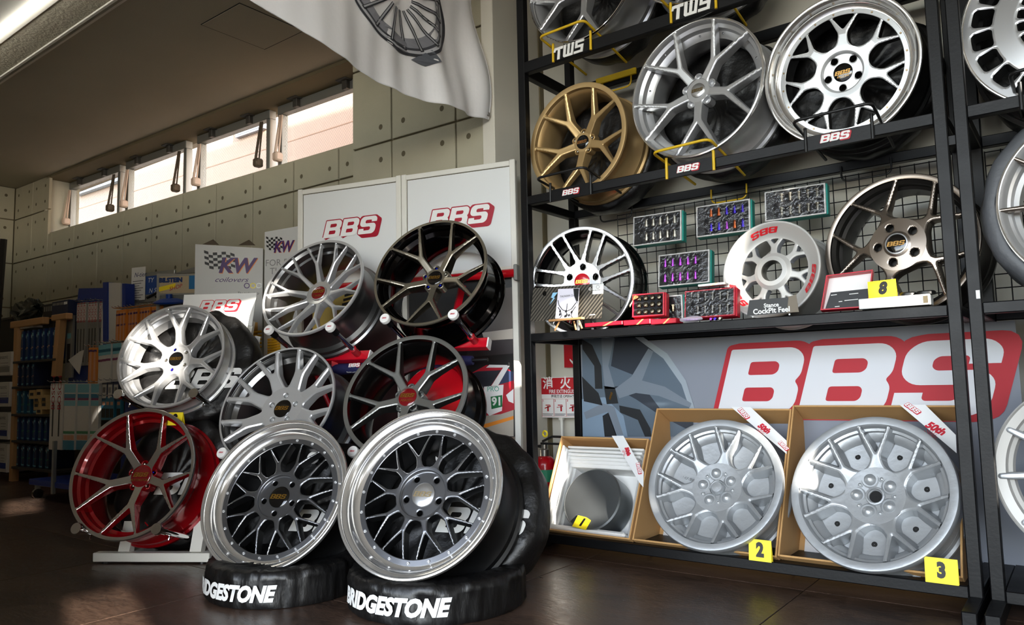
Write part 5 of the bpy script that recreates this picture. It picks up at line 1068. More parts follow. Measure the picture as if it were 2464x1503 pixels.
# header sign of that stand
SG = facing(F1.P(.14, .2, -.30), 31, 16, 0)
sq = [SG.at(*p) for p in ((436, 772), (606, 784), (618, 704), (443, 709))]
sgn = thing('header_sign', 'white sunlit sign plate with red-edged letters on top of the white stand', 'sign', SG.M())
MB().prism([sq], -.006, 0).obj('plate', m_paper, sgn); sp_ = [SG.at(*p) for p in ((566, 835), (598, 835), (608, 770), (572, 770))]; MB().prism([sp_], -.03, -.007).obj('sign_post', m_white, sgn); sp_ = [SG.at(*p) for p in ((440, 835), (468, 835), (470, 770), (440, 770))]; MB().prism([sp_], -.03, -.007).obj('sign_post', m_white, sgn)
ul, vl = SG.at(528, 735, 0); wl__ = SG.at(578, 735)[0]-SG.at(481, 735)[0]; logo(sgn, ul, vl, wl__, .001, mb=mat('sign_print_red', (214, 40, 52), .5))
u, v = F2.at(416, 1004, -.03); c9 = facing(F2.P(u, v-.03, -.05), 30, 0); number_card('yellow folded card peeping out above the red wheel', c9, .07, .058, '9', .05, lean=14)
# ------------------------------------------------------------ white display board
bo = hy(1254, 1291, 2.925); bo[2] = 0; AZB = 15.0; BF = facing(bo, AZB, 0)
bd_ = thing('display_board', 'tall white framed board with two lettered panels behind the red wheel stand', 'display board', BF.M())
uR = BF.at(1238, 381)[0]; vT = BF.at(1236, 382)[1]; uL_ = BF.at(716, 446)[0]; uM = BF.at(964, 415)[0]; vB_ = BF.at(1240, 640)[1]; pw = .03
for a, b_ in ((uL_, uL_+pw), (uM-pw-.001, uM-.002), (uM+.002, uM+pw+.001), (uR-pw, uR)): MB().box(a, b_, .0, vT, -.03, 0, b=.003).obj('post', m_white, bd_)
for a, b_ in ((uL_+pw, uM-pw-.001), (uM+pw+.001, uR-pw)):
    MB().box(a, b_, vT-.03, vT-.004, -.028, -.002, b=.002).obj('top_rail', m_white, bd_); MB().box(a, b_, vB_-.01, vB_+.004, -.028, -.008).obj('rail', m_white, bd_)
    MB().box(a, b_, vB_+.004, vT-.03, -.022, -.012).obj('panel', mat('panel_white', (226, 228, 228), .42), bd_)
    g = MB(); g.box(a, b_, vT-.0325, vT-.0295, -.013, -.0105); g.box(a, a+.0025, vB_, vT-.03, -.013, -.0105); g.obj('panel_gasket', m_hole, bd_)
for (x, y, xa, xb) in ((843, 546, 775, 910), (1105, 520, 1028, 1180)):
    u, v = BF.at(x, y, -.01); w_ = BF.at(xb, y, -.01)[0]-BF.at(xa, y, -.01)[0]; logo(bd_, u, v, w_*.985, -.0095, ml=m_paper, mb=mat('board_red', (168, 20, 46), .45), bk=(.06, .20, -.16))
MB().tube([(uL_+.01, vB_-.035, .012), (uR-.005, vB_-.035, .012)], .021, 16).obj('poster_roller', m_redb, bd_, smooth=40); MB().box(uR-.006, uR+.012, vB_-.075, vB_+.005, -.01, .035, b=.004).obj('roller_cap', m_alu, bd_)
MB().box(uM-.5, uR+.03, .0, .012, -.18, .16).obj('foot_plate', m_white, bd_)
# poster between the posts: a red and white race car on tarmac
PO = BF.move(0, 0, -.02)
ps = thing('poster', 'dark poster of a red and white race car below the white board', 'poster', PO.M())
vpb = PO.at(1200, 1050)[1]; MB().box(uM+pw, uR-pw+.001, vpb, vB_-.05, -.006, -.001).obj('sheet', mat('poster_dark', (30, 29, 30), .35), ps)
MB().box(uL_+pw, uM-pw, .30, vB_-.05, -.006, -.001).obj('sheet', mat('poster_maroon', (46, 22, 24), .35), ps); ya_, yb_ = PO.at(752, 815), PO.at(880, 690); MB().box(ya_[0], yb_[0], ya_[1], yb_[1], -.001, .0005).obj('sheet_print', mat('poster_yellow', (198, 172, 92), .4), ps)
MB().box(uM+pw, uR-pw+.001, .02, vpb-.02, -.006, -.001).obj('lower_sheet', mat('poster_blue', (24, 56, 150), .4), ps)
def pp(rgb, pts, z, nm='poster_print'): flat(ps, nm, mat('poster_%d_%d_%d' % rgb, rgb, .45), [[(min(uR-pw, max(uM+pw, p[0])), p[1]) for p in (PO.at(*q, .001) for q in pts)]], z)
pp((176, 166, 152), [(1060, 1049), (1236, 1049), (1236, 985), (1060, 1015)], .001)
pp((232, 140, 34), [(1060, 1062), (1236, 1008), (1236, 1000), (1060, 1050)], .0016)
pp((178, 18, 40), [(1060, 1010), (1205, 996), (1238, 985), (1238, 900), (1215, 880), (1170, 878), (1120, 905), (1060, 930)], .0016)
pp((30, 32, 44), [(1090, 950), (1180, 930), (1206, 890), (1150, 893), (1095, 912)], .0022); pp((48, 60, 92), [(1190, 928), (1236, 915), (1236, 894), (1214, 890)], .0022)
pp((236, 236, 236), [(1165, 930), (1212, 925), (1208, 988), (1178, 1000), (1165, 985)], .0024); pp((236, 236, 236), [(1180, 932), (1196, 932), (1226, 880), (1214, 879)], .0024); pp((236, 236, 236), [(1170, 884), (1215, 884), (1222, 878), (1178, 877)], .0026)
pp((240, 240, 240), [(1218, 950), (1236, 935), (1236, 970), (1224, 965)], .0026)
pp((20, 112, 62), [(1181, 954), (1209, 950), (1209, 978), (1183, 984)], .0028)
u, v = PO.at(1196, 966, .001); text('91', .055, m_paper, ps, T(u, v, .0034), off=.002); u, v = PO.at(1187, 936, .001); text('PRO', .034, mat('print_teal', (60, 160, 140), .5), ps, T(u, v, .0032))
pp((96, 88, 84), [(1150, 700), (1236, 690), (1236, 790), (1165, 800)], .0012); pp((190, 182, 172), [(1160, 800), (1236, 790), (1236, 815), (1166, 820)], .0014); pp((58, 52, 54), [(1120, 860), (1236, 850), (1236, 815), (1135, 820)], .0014)
# yellow and black bars on the left poster
for k in range(5):
    a, b_ = PO.at(835-3*k, 692+11*k, .001); flat(ps, 'poster_print', m_ink, [[(a, b_), (a+.07, b_+.012), (a+.07, b_+.026), (a, b_+.014)]], .001)
# ------------------------------------------------------------ red wheel stand
RS = facing(BF.P(uM, 0, .12), AZB+1.5, 0)
rs_ = thing('wheel_stand', 'red steel stand with chrome arms carrying four wheels in front of the white board', 'stand', RS.M())
m_rs = mat('red_steel', (196, 12, 34), .3, coat=.5); m_clr = mat('red_sleeve', (190, 20, 34), .15, alpha=.75); m_capw = mat('cap_white', (238, 236, 234), .4)
bpy.context.view_layer.update()
for F, pts in ((F3, ((646, 793), (794, 786))), (F4, ((926, 766), (1090, 756))), (F5, ((534, 1089), (752, 1100))), (F6, ((849, 1086), (1062, 1100)))):
    uv = [peg(rs_, F, p, .30, collar=m_clr, mcap=m_capw, d0=.015) for p in pts]
    ua, ub = uv[0][0]-.05, uv[1][0]+.06; vv = (uv[0][1]+uv[1][1])/2-.005; inv = rs_.matrix_world.inverted() @ F.M()
    cb = MB().box(ua, ub, vv-.024, vv+.024, -.285, -.245, b=.003).obj('cross_bar', m_rs, rs_, M=inv); MB().box(ub, ub+.006, vv-.024, vv+.024, -.285, -.245).obj('bar_end_cap', m_capw, cb); MB().box(ua-.006, ua, vv-.024, vv+.024, -.285, -.245).obj('bar_end_cap', m_capw, cb)
    um = (ua+ub)/2+.02; q = inv @ Vector((um, vv, -.265))
    MB().tube([q, (q.x+.02, .03, q.z+(.10 if F in (F5, F6) else -.02))], .021, 4, cap=True).obj('upright', m_rs, rs_)
    t_ = inv @ Vector((um, vv+.34, -.30)); MB().tube([q, t_], .02, 4).obj('back_post', m_rs, rs_)
    q2 = inv @ Vector((ua+.1, vv, -.265)); MB().tube([q2, q+Vector((0, -.28, .0))], .011, 8).obj('brace', m_rs, rs_)
MB().box(-.9, .62, 0, .04, -.02, .03, b=.003).obj('base_bar', m_rs, rs_)
dsk = F6.move(-.01, .13, -.27); db = bagged = thing('red_reflection_disc', 'glossy red round panel standing behind the gunmetal wheel', 'panel', dsk.M()); MB().lathe([(.155, -.03), (.155, 0), (.148, .006), (.001, .006)], 56, cap0=True).obj('disc', m_redb, db, smooth=40)  # added disc stands in for a red reflection in the wheel barrel
# folded umbrella across the stand
UF = RS.move(0, 0, .15); (ua, va), (ub, vb) = UF.at(806, 890), UF.at(1142, 867); (uc, vc) = UF.at(1178, 865)
um_ = thing('umbrella', 'folded navy umbrella with white letters lying across the red stand', 'umbrella', UF.M()); n_ = 14
pth = [(ua+(ub-ua)*i/n_, va+(vb-va)*i/n_, .02) for i in range(n_+1)]; MB().tube(pth, [.026+.0025*sin(i*1.7) for i in range(n_)]+[.021], 14).obj('canopy', m_navy, um_, smooth=50)
rod((ub, vb, .02), (uc, vc, .02), .009, 'tip', m_blk, um_); rod((ua-.16, va+.01, .02), (ua, va, .02), .012, 'handle', m_blk, um_)
u, v = UF.at(853, 879, .046); logo(um_, u, v+.002, .066, .0475, ml=m_paper, mb=m_red, ang=.03); u, v = UF.at(851, 896, .04); text('Technik und Design', .009, m_paper, um_, T(u, v+.002, .046))
# ------------------------------------------------------------ the hanging banner
def hang():
    zb = hy(1169, 303, 0)[2]*0
    pR = hit(1170, 303, PF.o, PF.ez)+PF.ez*.03; zR = pR[2]; pL = hz(583, 0, zR+.03)
    ex = (pL-pR); ex[2] = 0; L = np.linalg.norm(ex); ex = -ex/L; F = Frame(pR-ex*L, ex, (0, 0, 1)); return F, L, zR
HB, LH, zR_ = hang(); HB = Frame((HB.o[0], HB.o[1], 0), HB.ex, HB.ey)
m_hb = mat('banner_cloth', (236, 236, 238), .7, bump=.08, bscale=40, var=.03, vscale=2)
hb = thing('hanging_banner', 'pale grey cloth banner with a printed wheel hanging from the ceiling', 'banner', HB.M())
def bz(u, v):         # soft folds that gather in the right corner
    t = u/LH; s = (v-zR_); k = max(0, 1-t); return .03*sin(t*9+s*2.0)*t*(1-t)*2+.026*sin(t*26+s*5)*t*t+.035*sin((t-s*.7)*9)*t+.008*sin(t*60+s*3)*t
def edge_v(u): t = u/LH; return zR_+.02-.05*sin(pi*t)+.03*(1-t)
nu, nv = 90, 34; mb = MB()
for j in range(nv+1):
    for i in range(nu+1):
        u = LH*(i/nu)*1.0; e_ = edge_v(u); v = e_+(2.98-e_)*j/nv; mb.v.append((u, v, bz(u, v)))
for j in range(nv):
    for i in range(nu): mb.f.append((j*(nu+1)+i, j*(nu+1)+i+1, (j+1)*(nu+1)+i+1, (j+1)*(nu+1)+i)); mb.mi.append(0)
mb.obj('cloth', m_hb, hb, smooth=80)
mb = MB(); mb.tube([(LH*i/nu, edge_v(LH*i/nu), bz(LH*i/nu, edge_v(LH*i/nu))) for i in range(nu+1)], .0035, 6); mb.tube([(LH, edge_v(LH)+(2.98-edge_v(LH))*j/20, bz(LH, edge_v(LH)+(2.98-edge_v(LH))*j/20)) for j in range(21)], .0035, 6); mb.obj('hem', m_hb, hb, smooth=60)
for (u, v) in ((LH-.012, edge_v(LH)+.02), (.02, edge_v(0)+.03)): MB().lathe([(.012, 0), (.011, .004), (.006, .004), (.006, 0)], 20, M=T(u, v, bz(u, v)+.002)).obj('grommet', m_chrome, hb, smooth=40)
def hp(rgb, pts, dz, dense=8):   # flat ink that follows the cloth
    q = [HB.at(*p) for p in pts]; out = []
    for i in range(len(q)):
        a, b_ = q[i], q[(i+1) % len(q)]; out += [(a[0]+(b_[0]-a[0])*k/dense, a[1]+(b_[1]-a[1])*k/dense) for k in range(dense)]
    MB().poly([out], f=lambda x, y, z=0: (x, y, bz(x, y)+dz)).obj('wheel_print', mat('ink_%d' % rgb[0], rgb, .7), hb)
def ell(cx_, cy_, a, b_, th, t0, t1, n=24): return [(cx_+a*cos(t)*cos(th)-b_*sin(t)*sin(th), cy_+a*cos(t)*sin(th)+b_*sin(t)*cos(th)) for t in np.linspace(t0, t1, n)]
# pixels here only locate the print on the cloth plane
oc = (955, -12); A_, B_, TH_ = 172, 92, R(52)
def ring_pts(k0, k1, t0, t1, dx=0, dy=0): return ell(oc[0]+dx, oc[1]+dy, A_*k0, B_*k0, TH_, t0, t1)+ell(oc[0]+dx, oc[1]+dy, A_*k1, B_*k1, TH_, t1, t0)
for seg in range(20):
    t0, t1 = -pi/2+2*pi*seg/20, -pi/2+2*pi*(seg+1)/20
    hp((52, 54, 60), ring_pts(1.0, .95, t0, t1), .004, 2); hp((178, 180, 186), ring_pts(.95, .90, t0, t1), .004, 2); hp((66, 68, 74), ring_pts(.90, .86, t0, t1), .004, 2); hp((138, 140, 148), ring_pts(.86, .70, t0, t1), .004, 2)
for k in range(18):
    t = -pi/2+2*pi*(k+.5)/18; c, s = cos(t), sin(t)
    def E(kk, tt): return (oc[0]+A_*kk*cos(tt)*cos(TH_)-B_*kk*sin(tt)*sin(TH_), oc[1]+A_*kk*cos(tt)*sin(TH_)+B_*kk*sin(tt)*cos(TH_))
    hp((44, 46, 52), [E(.92, t-.035), E(.92, t+.035), E(.25, t+.10), E(.25, t-.10)], .006, 6); hp((168, 170, 176), [E(.90, t-.008), E(.90, t+.022), E(.25, t+.07), E(.25, t-.02)], .0075, 6)
hp((92, 96, 104), [(1000, 140), (1040, 120), (1058, 150), (1030, 158)], .004, 4)
# ------------------------------------------------------------ boards and goods along the long wall
m_kw = mat('foam_board', (200, 200, 198), .6); m_pur = mat('print_purple', (66, 30, 96), .5); m_org = mat('print_orange', (232, 130, 44), .5); m_spr = mat('spring_yellow', (222, 168, 30), .4)
def kw_logo(parent, F, x0, y0, w_, z, h_):
    """checkered flag with two slanted letters"""
    mb = MB()
    for i in range(7):
        for j in range(6):
            if (i+j) % 2: continue
            def q(a, b_): return (x0+w_*(.0+.085*a+.02*b_*.2), y0+h_*(.95-.11*b_-.05*sin(a*.9)-.02*a))
            mb.poly([[q(i, j+1), q(i+1, j+1), q(i+1, j), q(i, j)]], z)
    mb.obj('flag_print', m_ink, parent)
    for dx, m_, dz in ((.012*w_, m_org, .0006), (0, m_pur, .0012)):
        me = text_mesh('KW', 1.0, shear=.25, off=.035).copy(); me.materials.clear(); me.materials.append(m_); s = h_*.62
        add('letters', me, None, parent, Matrix.Translation((x0+w_*.62+dx, y0+h_*.33-dx, z+dz)) @ Matrix.Diagonal((w_*.40, s*1.3, 1, 1)))
K1 = facing(hit(552, 740, WF.P(0, 0, .75), WF.ez), 48, 0); q = [K1.at(*p) for p in ((471, 915), (634, 915), (633, 597), (470, 587))]
k1 = thing('promotion_board', 'white panel with a checkered flag and purple letters standing left of the other', 'display panel', K1.M(), None)
v0k = -K1.o[2]; MB().prism([[(q[3][0], v0k), (q[2][0], v0k), q[2], q[3]]], -.25, 0).obj('panel', m_kw, k1)
for s in (.08, .62): MB().put([(q[3][0]+(q[2][0]-q[3][0])*s, q[3][1], -.02), (q[3][0]+(q[2][0]-q[3][0])*(s+.26), q[3][1], -.02), (q[3][0]+(q[2][0]-q[3][0])*(s+.13), q[3][1]+.05, -.10)], [(0, 1, 2), (2, 1, 0)]).obj('top_flap', mat('flap_brown', (120, 108, 92), .8), k1)
(x0, y0), (x1, y1) = K1.at(490, 660), K1.at(614, 600); kw_logo(k1, K1, x0, y0, x1-x0, .001, y1-y0)
u, v = K1.at(556, 673); text('coilovers', .042, m_pur, k1, T(u, v, .001), shear=.4, sx=1.25)
for x, m_ in ((594, m_pur), (609, m_yel), (623, m_alu)): u, v = K1.at(x, 687); MB().lathe([(.017, .001), (.012, .001)], 20, M=T(u, v, 0)).obj('round_print', m_, k1)
for k, (s, y) in enumerate((('The technology', 705),)): u, v = K1.at(598, y); text(s, .02, m_ink, k1, T(u, v, .001))
def spring(parent, x, y0_, y1_, F, wpx):
    u, va = F.at(x, y0_); _, vb = F.at(x, y1_); r_ = abs(F.at(x+wpx, y0_)[0]-u)/2; mb = MB(); n = 6
    for k in range(n): vv = va+(vb-va)*(k+.5)/n; mb.tube([(u-r_, vv-.004, .002), (u+r_, vv+.006, .002)], .007, 6)
    mb.obj('spring_print', m_spr, parent); MB().box(u-r_*.45, u+r_*.45, min(va, vb)-.08, max(va, vb)+.05, .0005, .002).obj('damper_print', mat('damper_gold', (150, 106, 30), .35, .4), parent)
spring(k1, 612, 795, 850, K1, 36)
K2 = facing(hit(676, 700, WF.P(0, 0, .62), WF.ez), 26, 0); q = [K2.at(*p) for p in ((637, 900), (725, 900), (722, 541), (637, 558))]
k2 = thing('promotion_board', 'tall white panel with a checkered flag and grey text beside the white board', 'display panel', K2.M()); v0k = -K2.o[2]; MB().prism([[(q[3][0], v0k), (q[2][0]+.05, v0k), (q[2][0]+.05, q[2][1]), q[3]]], -.03, 0).obj('panel', m_kw, k2)
(x0, y0), (x1, y1) = K2.at(640, 612), K2.at(706, 562); kw_logo(k2, K2, x0, y0, x1-x0, .001, y1-y0)
for s, y in (('FOR D', 632), ('THE', 652)): u, v = K2.at(668, y); text(s, .055, mat('text_grey', (130, 130, 130), .6), k2, T(u, v, .001))
spring(k2, 660, 812, 850, K2, 30)
# damper maker's display box
B1 = facing(hit(424, 700, WF.P(0, 0, .7), WF.ez), 36, 0); q = [B1.at(*p) for p in ((377, 790), (474, 790), (474, 659), (377, 658))]
b1 = thing('display_box', 'beige display box with blue lettering and a blue disc behind a mesh', 'display box', B1.M()); v0k = -B1.o[2]
MB().prism([[(q[0][0], v0k), (q[1][0], v0k), q[2], q[3]]], -.3, -.002).obj('box_body', mat('box_grey', (150, 148, 142), .6), b1)
f0, f1 = B1.at(384, 706), B1.at(474, 663); flat(b1, 'box_face', mat('box_beige', (186, 168, 138), .6), [rect(f0[0], f1[0], f0[1], f1[1])], 0)
u, v = B1.at(411, 674); text('BILSTEIN', .040, mat('print_navy', (20, 52, 110), .5), b1, T(u, v, .001), off=.003); u, v = B1.at(415, 690); text('SHOP', .035, m_red, b1, T(u+.02, v-.005, .0012) @ RZ(.25), shear=.3); flat(b1, 'card_print', m_yel, [[(u-.09, v-.03), (u+.02, v-.005), (u+.02, v+.025), (u-.09, v)]], .0006)
u, v = B1.at(462, 677); flat(b1, 'blue_print', mat('print_cyan', (30, 112, 168), .5), [rect(u-.02, u+.06, v-.05, v+.04)], .0006)
g0, g1 = B1.at(384, 760), B1.at(474, 708); mb = MB()
for k in range(26): y = g0[1]+(g1[1]-g0[1])*k/25; mb.tube([(g0[0], y, .002), (g1[0], y, .002)], .002, 4)
for k in range(36): x = g0[0]+(g1[0]-g0[0])*k/35; mb.tube([(x, g0[1], .002), (x, g1[1], .002)], .002, 4)
o = mb.obj('mesh_screen', m_alu, b1); o['kind'] = 'stuff'; flat(b1, 'shade_board', mat('board_brown', (86, 78, 68), .8), [rect(g0[0], g1[0], g0[1], g1[1])], -.001)
u, v = B1.at(413, 723); MB().lathe([(.09, -.012), (.10, 0), (.05, .02), (.02, .022), (.02, .05), (.001, .05)], 28, M=T(u, v-.01, .03) @ Matrix.Rotation(R(-80), 4, 'X')).obj('spring_seat', mat('seat_blue', (24, 66, 150), .35), b1, smooth=40)
rf = thing('roof_board', 'dark folded board lying over the beige display box', 'board', B1.M()); r_ = [B1.at(*p, -.1) for p in ((418, 658), (474, 656), (474, 640), (474, 634))]; MB().prism([[r_[0], r_[1], r_[2]]], -.12, -.10).obj('board', mat('board_grey', (112, 110, 104), .6), rf)
# framed poster with a price list
P1 = facing(hit(343, 690, WF.P(0, 0, .45), WF.ez), 14, 0); q = [P1.at(*p) for p in ((312, 738), (382, 722), (382, 644), (316, 640))]
pz = thing('framed_poster', 'grey framed blue poster with a white price list clipped on its left', 'poster', P1.M()); (a, b_), (c, d) = P1.at(313, 731), P1.at(420, 648); MB().box(a, c, b_, d, -.02, 0, b=.004).obj('frame', m_alu, pz); flat(pz, 'poster_sheet', mat('poster_royal', (34, 74, 150), .4), [rect(a+.03, c-.03, b_+.06, d-.03)], .001)
(a2_, b2_), (c2_, d2_) = P1.at(317, 724), P1.at(352, 641); ls = MB().box(a2_, c2_, b2_, d2_, .004, .007).obj('price_list', m_paper, pz); text('N-tier', .05, mat('print_navy', (20, 52, 110), .5), ls, T(a2_+.09, d2_-.06, .0075), shear=.3)
mb = MB()
for k in range(15): mb.poly([rect(a2_+.015, c2_-.02-.02*(k % 3), d2_-.11-.018*k, d2_-.104-.018*k)], .0075)
mb.obj('list_print', mat('text_grey', (130, 130, 130), .6), ls); text('TY', .05, m_paper, pz, T(c2_+.05, d2_-.11, .0025), shear=.2); text('N SU', .05, m_paper, pz, T(c2_+.09, d2_-.19, .0025), shear=.2)
for k in range(2): MB().tube([(c2_+.02+.09*k, d2_-.24, .003), (c2_+.13+.09*k, b2_+.05, .003)], .010, 6).obj('poster_print', m_ink, pz)
# ---- hanging packs: one mesh per kind, every pack a thing
def pack_mesh(w, h, d, base, parts):
    mb = MB(); mb.box(-w/2, w/2, -h, 0, -d, 0, b=.002); ms = [base]
    for i, (m_, a, b_, c, e_) in enumerate(parts): mb.cur = i+1; mb.put([(w*a, -h*e_, .0008), (w*b_, -h*e_, .0008), (w*b_, -h*c, .0008), (w*a, -h*c, .0008)], [(0, 1, 2, 3)]); ms.append(m_)
    return mb.mesh('blade_pack', ms)
m_pg = mat('pack_grey', (128, 126, 120), .35); m_pw = mat('pack_white', (206, 202, 196), .4); m_pc = mat('pack_cyan', (110, 176, 190), .35); m_po = mat('pack_orange', (206, 122, 42), .4); m_ptk = mat('pack_deepcyan', (40, 118, 150), .4); m_mag2 = mat('pack_magenta', (120, 36, 86), .4); m_grn = mat('pack_green', (60, 140, 96), .45); m_pk2 = mat('pack_peach', (206, 150, 120), .5)
def hang_packs(fr, name, label, cat, group, xs, ytop, ybot, base, parts, wpx, word=None, word_m=None, d=.02, slope=0.0, hook=True, wshift=0.0, wsize=.055, wy=.12):
    for k, x in enumerate(xs):
        (u, vt), (_, vb) = fr.at(x, ytop+slope*(x-xs[0])), fr.at(x, ybot+slope*(x-xs[0])); w_ = abs(fr.at(x+wpx/2, ytop)[0]-fr.at(x-wpx/2, ytop)[0])
        r = thing(name, label.replace('#', ORD[k]), cat, fr.M(u, vt, (k % 3)*.006), group); add('pack', pack_mesh(w_*.92, vt-vb, d, base, parts), None, r)
        if word: text(word, wsize, word_m or m_red, r, Matrix.Translation((wshift*w_, -(vt-vb)*wy, .0014)) @ RZ(pi/2))
        if hook: MB().tube([(0, .012, -.12), (0, .012, .03), (0, .022, .045)], .003, 5).obj('hook', m_chrome, r)
G1 = WF.move(0, 0, .55)
bs = thing('blade_rack', 'tall blue rack panel with hooks behind the grey wiper packs', 'rack', G1.M())
def gq(fr, pts, z0, z1, name, m, par): q = [fr.at(*p) for p in pts]; return MB().prism([q], z0, z1).obj(name, m, par)
gq(G1, ((136, 1000), (245, 930), (257, 690), (171, 692)), -.12, -.06, 'back_panel', m_blue, bs); gq(G1, ((239, 830), (256, 828), (258, 690), (252, 690)), -.06, .0, 'side_edge', m_white, bs); gq(G1, ((257, 830), (268, 828), (268, 679), (257, 680)), -.06, .03, 'side_panel', m_blue, bs); gq(G1, ((266, 832), (297, 828), (297, 681), (267, 680)), -.05, .02, 'side_panel', m_pw, bs); gq(G1, ((297, 828), (305, 826), (305, 682), (297, 682)), -.06, .01, 'side_panel', m_blue, bs)
hang_packs(G1, 'wiper_pack', '# grey wiper pack from the left on the blue rack, with a red word', 'wiper pack', 'grey wiper packs on the blue rack', (190, 199, 208, 217, 226, 235, 243), 728, 880, m_pg, [(m_pw, -.5, .5, .03, .29), (m_ink, -.12, .12, .42, .95)], 9.5, 'BOSCH', slope=-.06, wsize=.05, wy=.16)
hang_packs(G1, 'wiper_pack', 'tall grey wiper pack with a blue round mark on the blue rack', 'wiper pack', None, (169,), 728, 908, m_pg, [(m_pw, -.4, .4, .03, .2), (m_ink, -.25, .25, .55, .8), (m_pc, -.3, .3, .41, .48)], 17, 'BOSCH', wsize=.05)
G2 = WF.move(0, 0, .95)
ct = thing('cart', 'blue wheeled display cart below the hanging wiper packs', 'cart', G2.M())
(ca, cb_), (cc, cd_) = G2.at(89, 1150), G2.at(228, 1140); zf = .09; y00 = 0
gq(G2, ((150, 1143), (210, 1143), (215, 905), (168, 905)), -.45, -.40, 'back_panel', m_blue, ct)
u0c, u1c = G2.at(92, 1140)[0], G2.at(236, 1135)[0]; MB().box(u0c, u1c, .10, .14, -.42, .06, b=.004).obj('deck', m_blue, ct); uq = G2.at(154, 1100)[0]; MB().box(uq-.012, uq+.012, .06, .42, .05, .075, b=.003).obj('frame_post', m_alu, ct)
for u in (u0c+.06, u1c-.04):
    c_ = MB().box(u-.012, u+.012, .05, .10, .01, .04).obj('caster', m_alu, ct); MB().lathe([(.035, -.012), (.035, .012)], 16, M=T(u, .036, .025) @ Matrix.Rotation(pi/2, 4, 'Y'), cap0=True, cap1=True).obj('caster_wheel', m_chrome, c_)
hang_packs(G2, 'wiper_pack', '# long white wiper pack from the left with a red word on the cart', 'wiper pack', 'white wiper packs on the cart', (130, 147), 922, 1082, m_pw, [(m_ink, -.1, .1, .3, .8), (m_paper, -.5, .5, .03, .26)], 17, 'BOSCH', wsize=.075, wy=.14)
hang_packs(G2, 'wiper_pack', '# pale blue wiper pack from the white packs in the lower cart row', 'wiper pack', 'pale blue wiper packs in the lower row', [161+10.7*k for k in range(8)], 922, 1082, m_pw, [(m_pc, -.5, .5, .01, .14), (m_ptk, -.5, .5, .16, .22), (m_mag2, -.45, .45, .22, .255), (m_pc, -.5, .5, .26, .34), (m_grn, -.5, .5, .72, .76), (m_pk2, -.4, .4, .78, .85), (m_ptk, -.5, .5, .86, 1.0)], 11, None)
hang_packs(G2, 'wiper_pack', '# orange wiper pack from the white flap in the middle row', 'wiper pack', 'orange packs in the middle row', (219, 231), 836, 922, m_po, [(m_pk2, -.2, .2, .1, .9), (m_pur, -.4, .4, .06, .12)], 12, None)
hang_packs(G2, 'wiper_pack', '# pale blue wiper pack right of the orange packs in the middle row', 'wiper pack', 'pale blue wiper packs in the middle row', [243+11.5*k for k in range(5)], 830, 922, m_pw, [(m_pc, -.5, .5, .0, .28), (m_ptk, -.5, .5, .12, .2), (m_mag2, -.5, .5, .38, .44)], 12, None, slope=-.12)
fp = thing('paper_flap', 'white folded paper flap sticking out beside the orange packs', 'paper', G2.M()); gq(G2, ((173, 866), (199, 900), (210, 842), (201, 845)), .02, .024, 'flap', m_pw, fp)
G3 = WF.move(0, 0, .75)
hang_packs(G3, 'wiper_pack', '# orange wiper pack from the left in the top row below the poster', 'wiper pack', 'orange packs in the top row', [284+9.5*k for k in range(12)], 746, 860, m_po, [(m_pk2, -.2, .15, .05, .95), (m_pur, -.45, .45, .08, .12), (m_pur, -.3, .4, .3, .34)], 9.6, None, slope=-.10)
hang_packs(G2, 'accessory_pack', '# small dark blue pack from the left hung above the red wheel', 'pack', 'dark blue packs in the lower row', (252, 268, 284), 918, 962, mat('pack_darkblue', (30, 40, 70), .4), [(m_pw, -.4, .4, .15, .9), (m_ink, -.3, .2, .3, .6)], 14, None)
hang_packs(G2, 'accessory_pack', '# dim teal pack from the left in the lowest row by the red wheel', 'pack', 'dim teal packs in the lowest row', (250, 262, 274, 286), 955, 1010, m_ptk, [(m_pk2, -.3, .3, .2, .35), (m_ink, -.4, .4, .5, .9)], 12, None)
# ---- wooden shelf unit full of blue filter boxes
G4 = WF.move(0, 0, .62)
su = thing('shelf_unit', 'pale wood shelf unit filled with rows of blue boxes at the far left', 'shelf unit', G4.M()); DS = .34
def post(xt, yt, xb, yb, w, z0, z1):
    (a, b_), (c, d) = G4.at(xb, yb, z1), G4.at(xt, yt, z1); MB().prism([[(a-w, 0 if yb > 1100 else b_), (a+w, 0 if yb > 1100 else b_), (c+w, d), (c-w, d)]], z0, z1).obj('post', m_wood, su)
post(38, 780, 26, 1140, .035, -.05, .0); post(140, 765, 128, 905, .04, -.05, .0); post(134, 905, 120, 1140, .035, -.34, -.30)
(a, b_), (c, d) = G4.at(25, 782), G4.at(104, 775); MB().box(a, c, b_-.03, b_+.03, -.05, .004, b=.006).obj('top_bar', m_wood, su); (a, b_), (c, d) = G4.at(124, 765), G4.at(160, 762); MB().box(a, c, b_-.025, b_+.025, -.05, .004, b=.006).obj('top_bar', m_wood, su)
m_fb = [mat('filter_blue', (22, 48, 92), .4), mat('filter_navy', (18, 30, 60), .4), mat('filter_teal', (30, 84, 112), .4)]; m_fs = mat('shelf_dark', (52, 48, 42), .7)
rows = [(796, 862, 868, 33, 128, 22, 'the top row'), (872, 926, 931, 36, 76, 10, 'the second row'), (940, 992, 998, 34, 88, 11, 'the third row'), (1004, 1058, 1063, 35, 117, 18, 'the fourth row'), (1070, 1122, 1129, 34, 112, 16, 'the lowest row')]
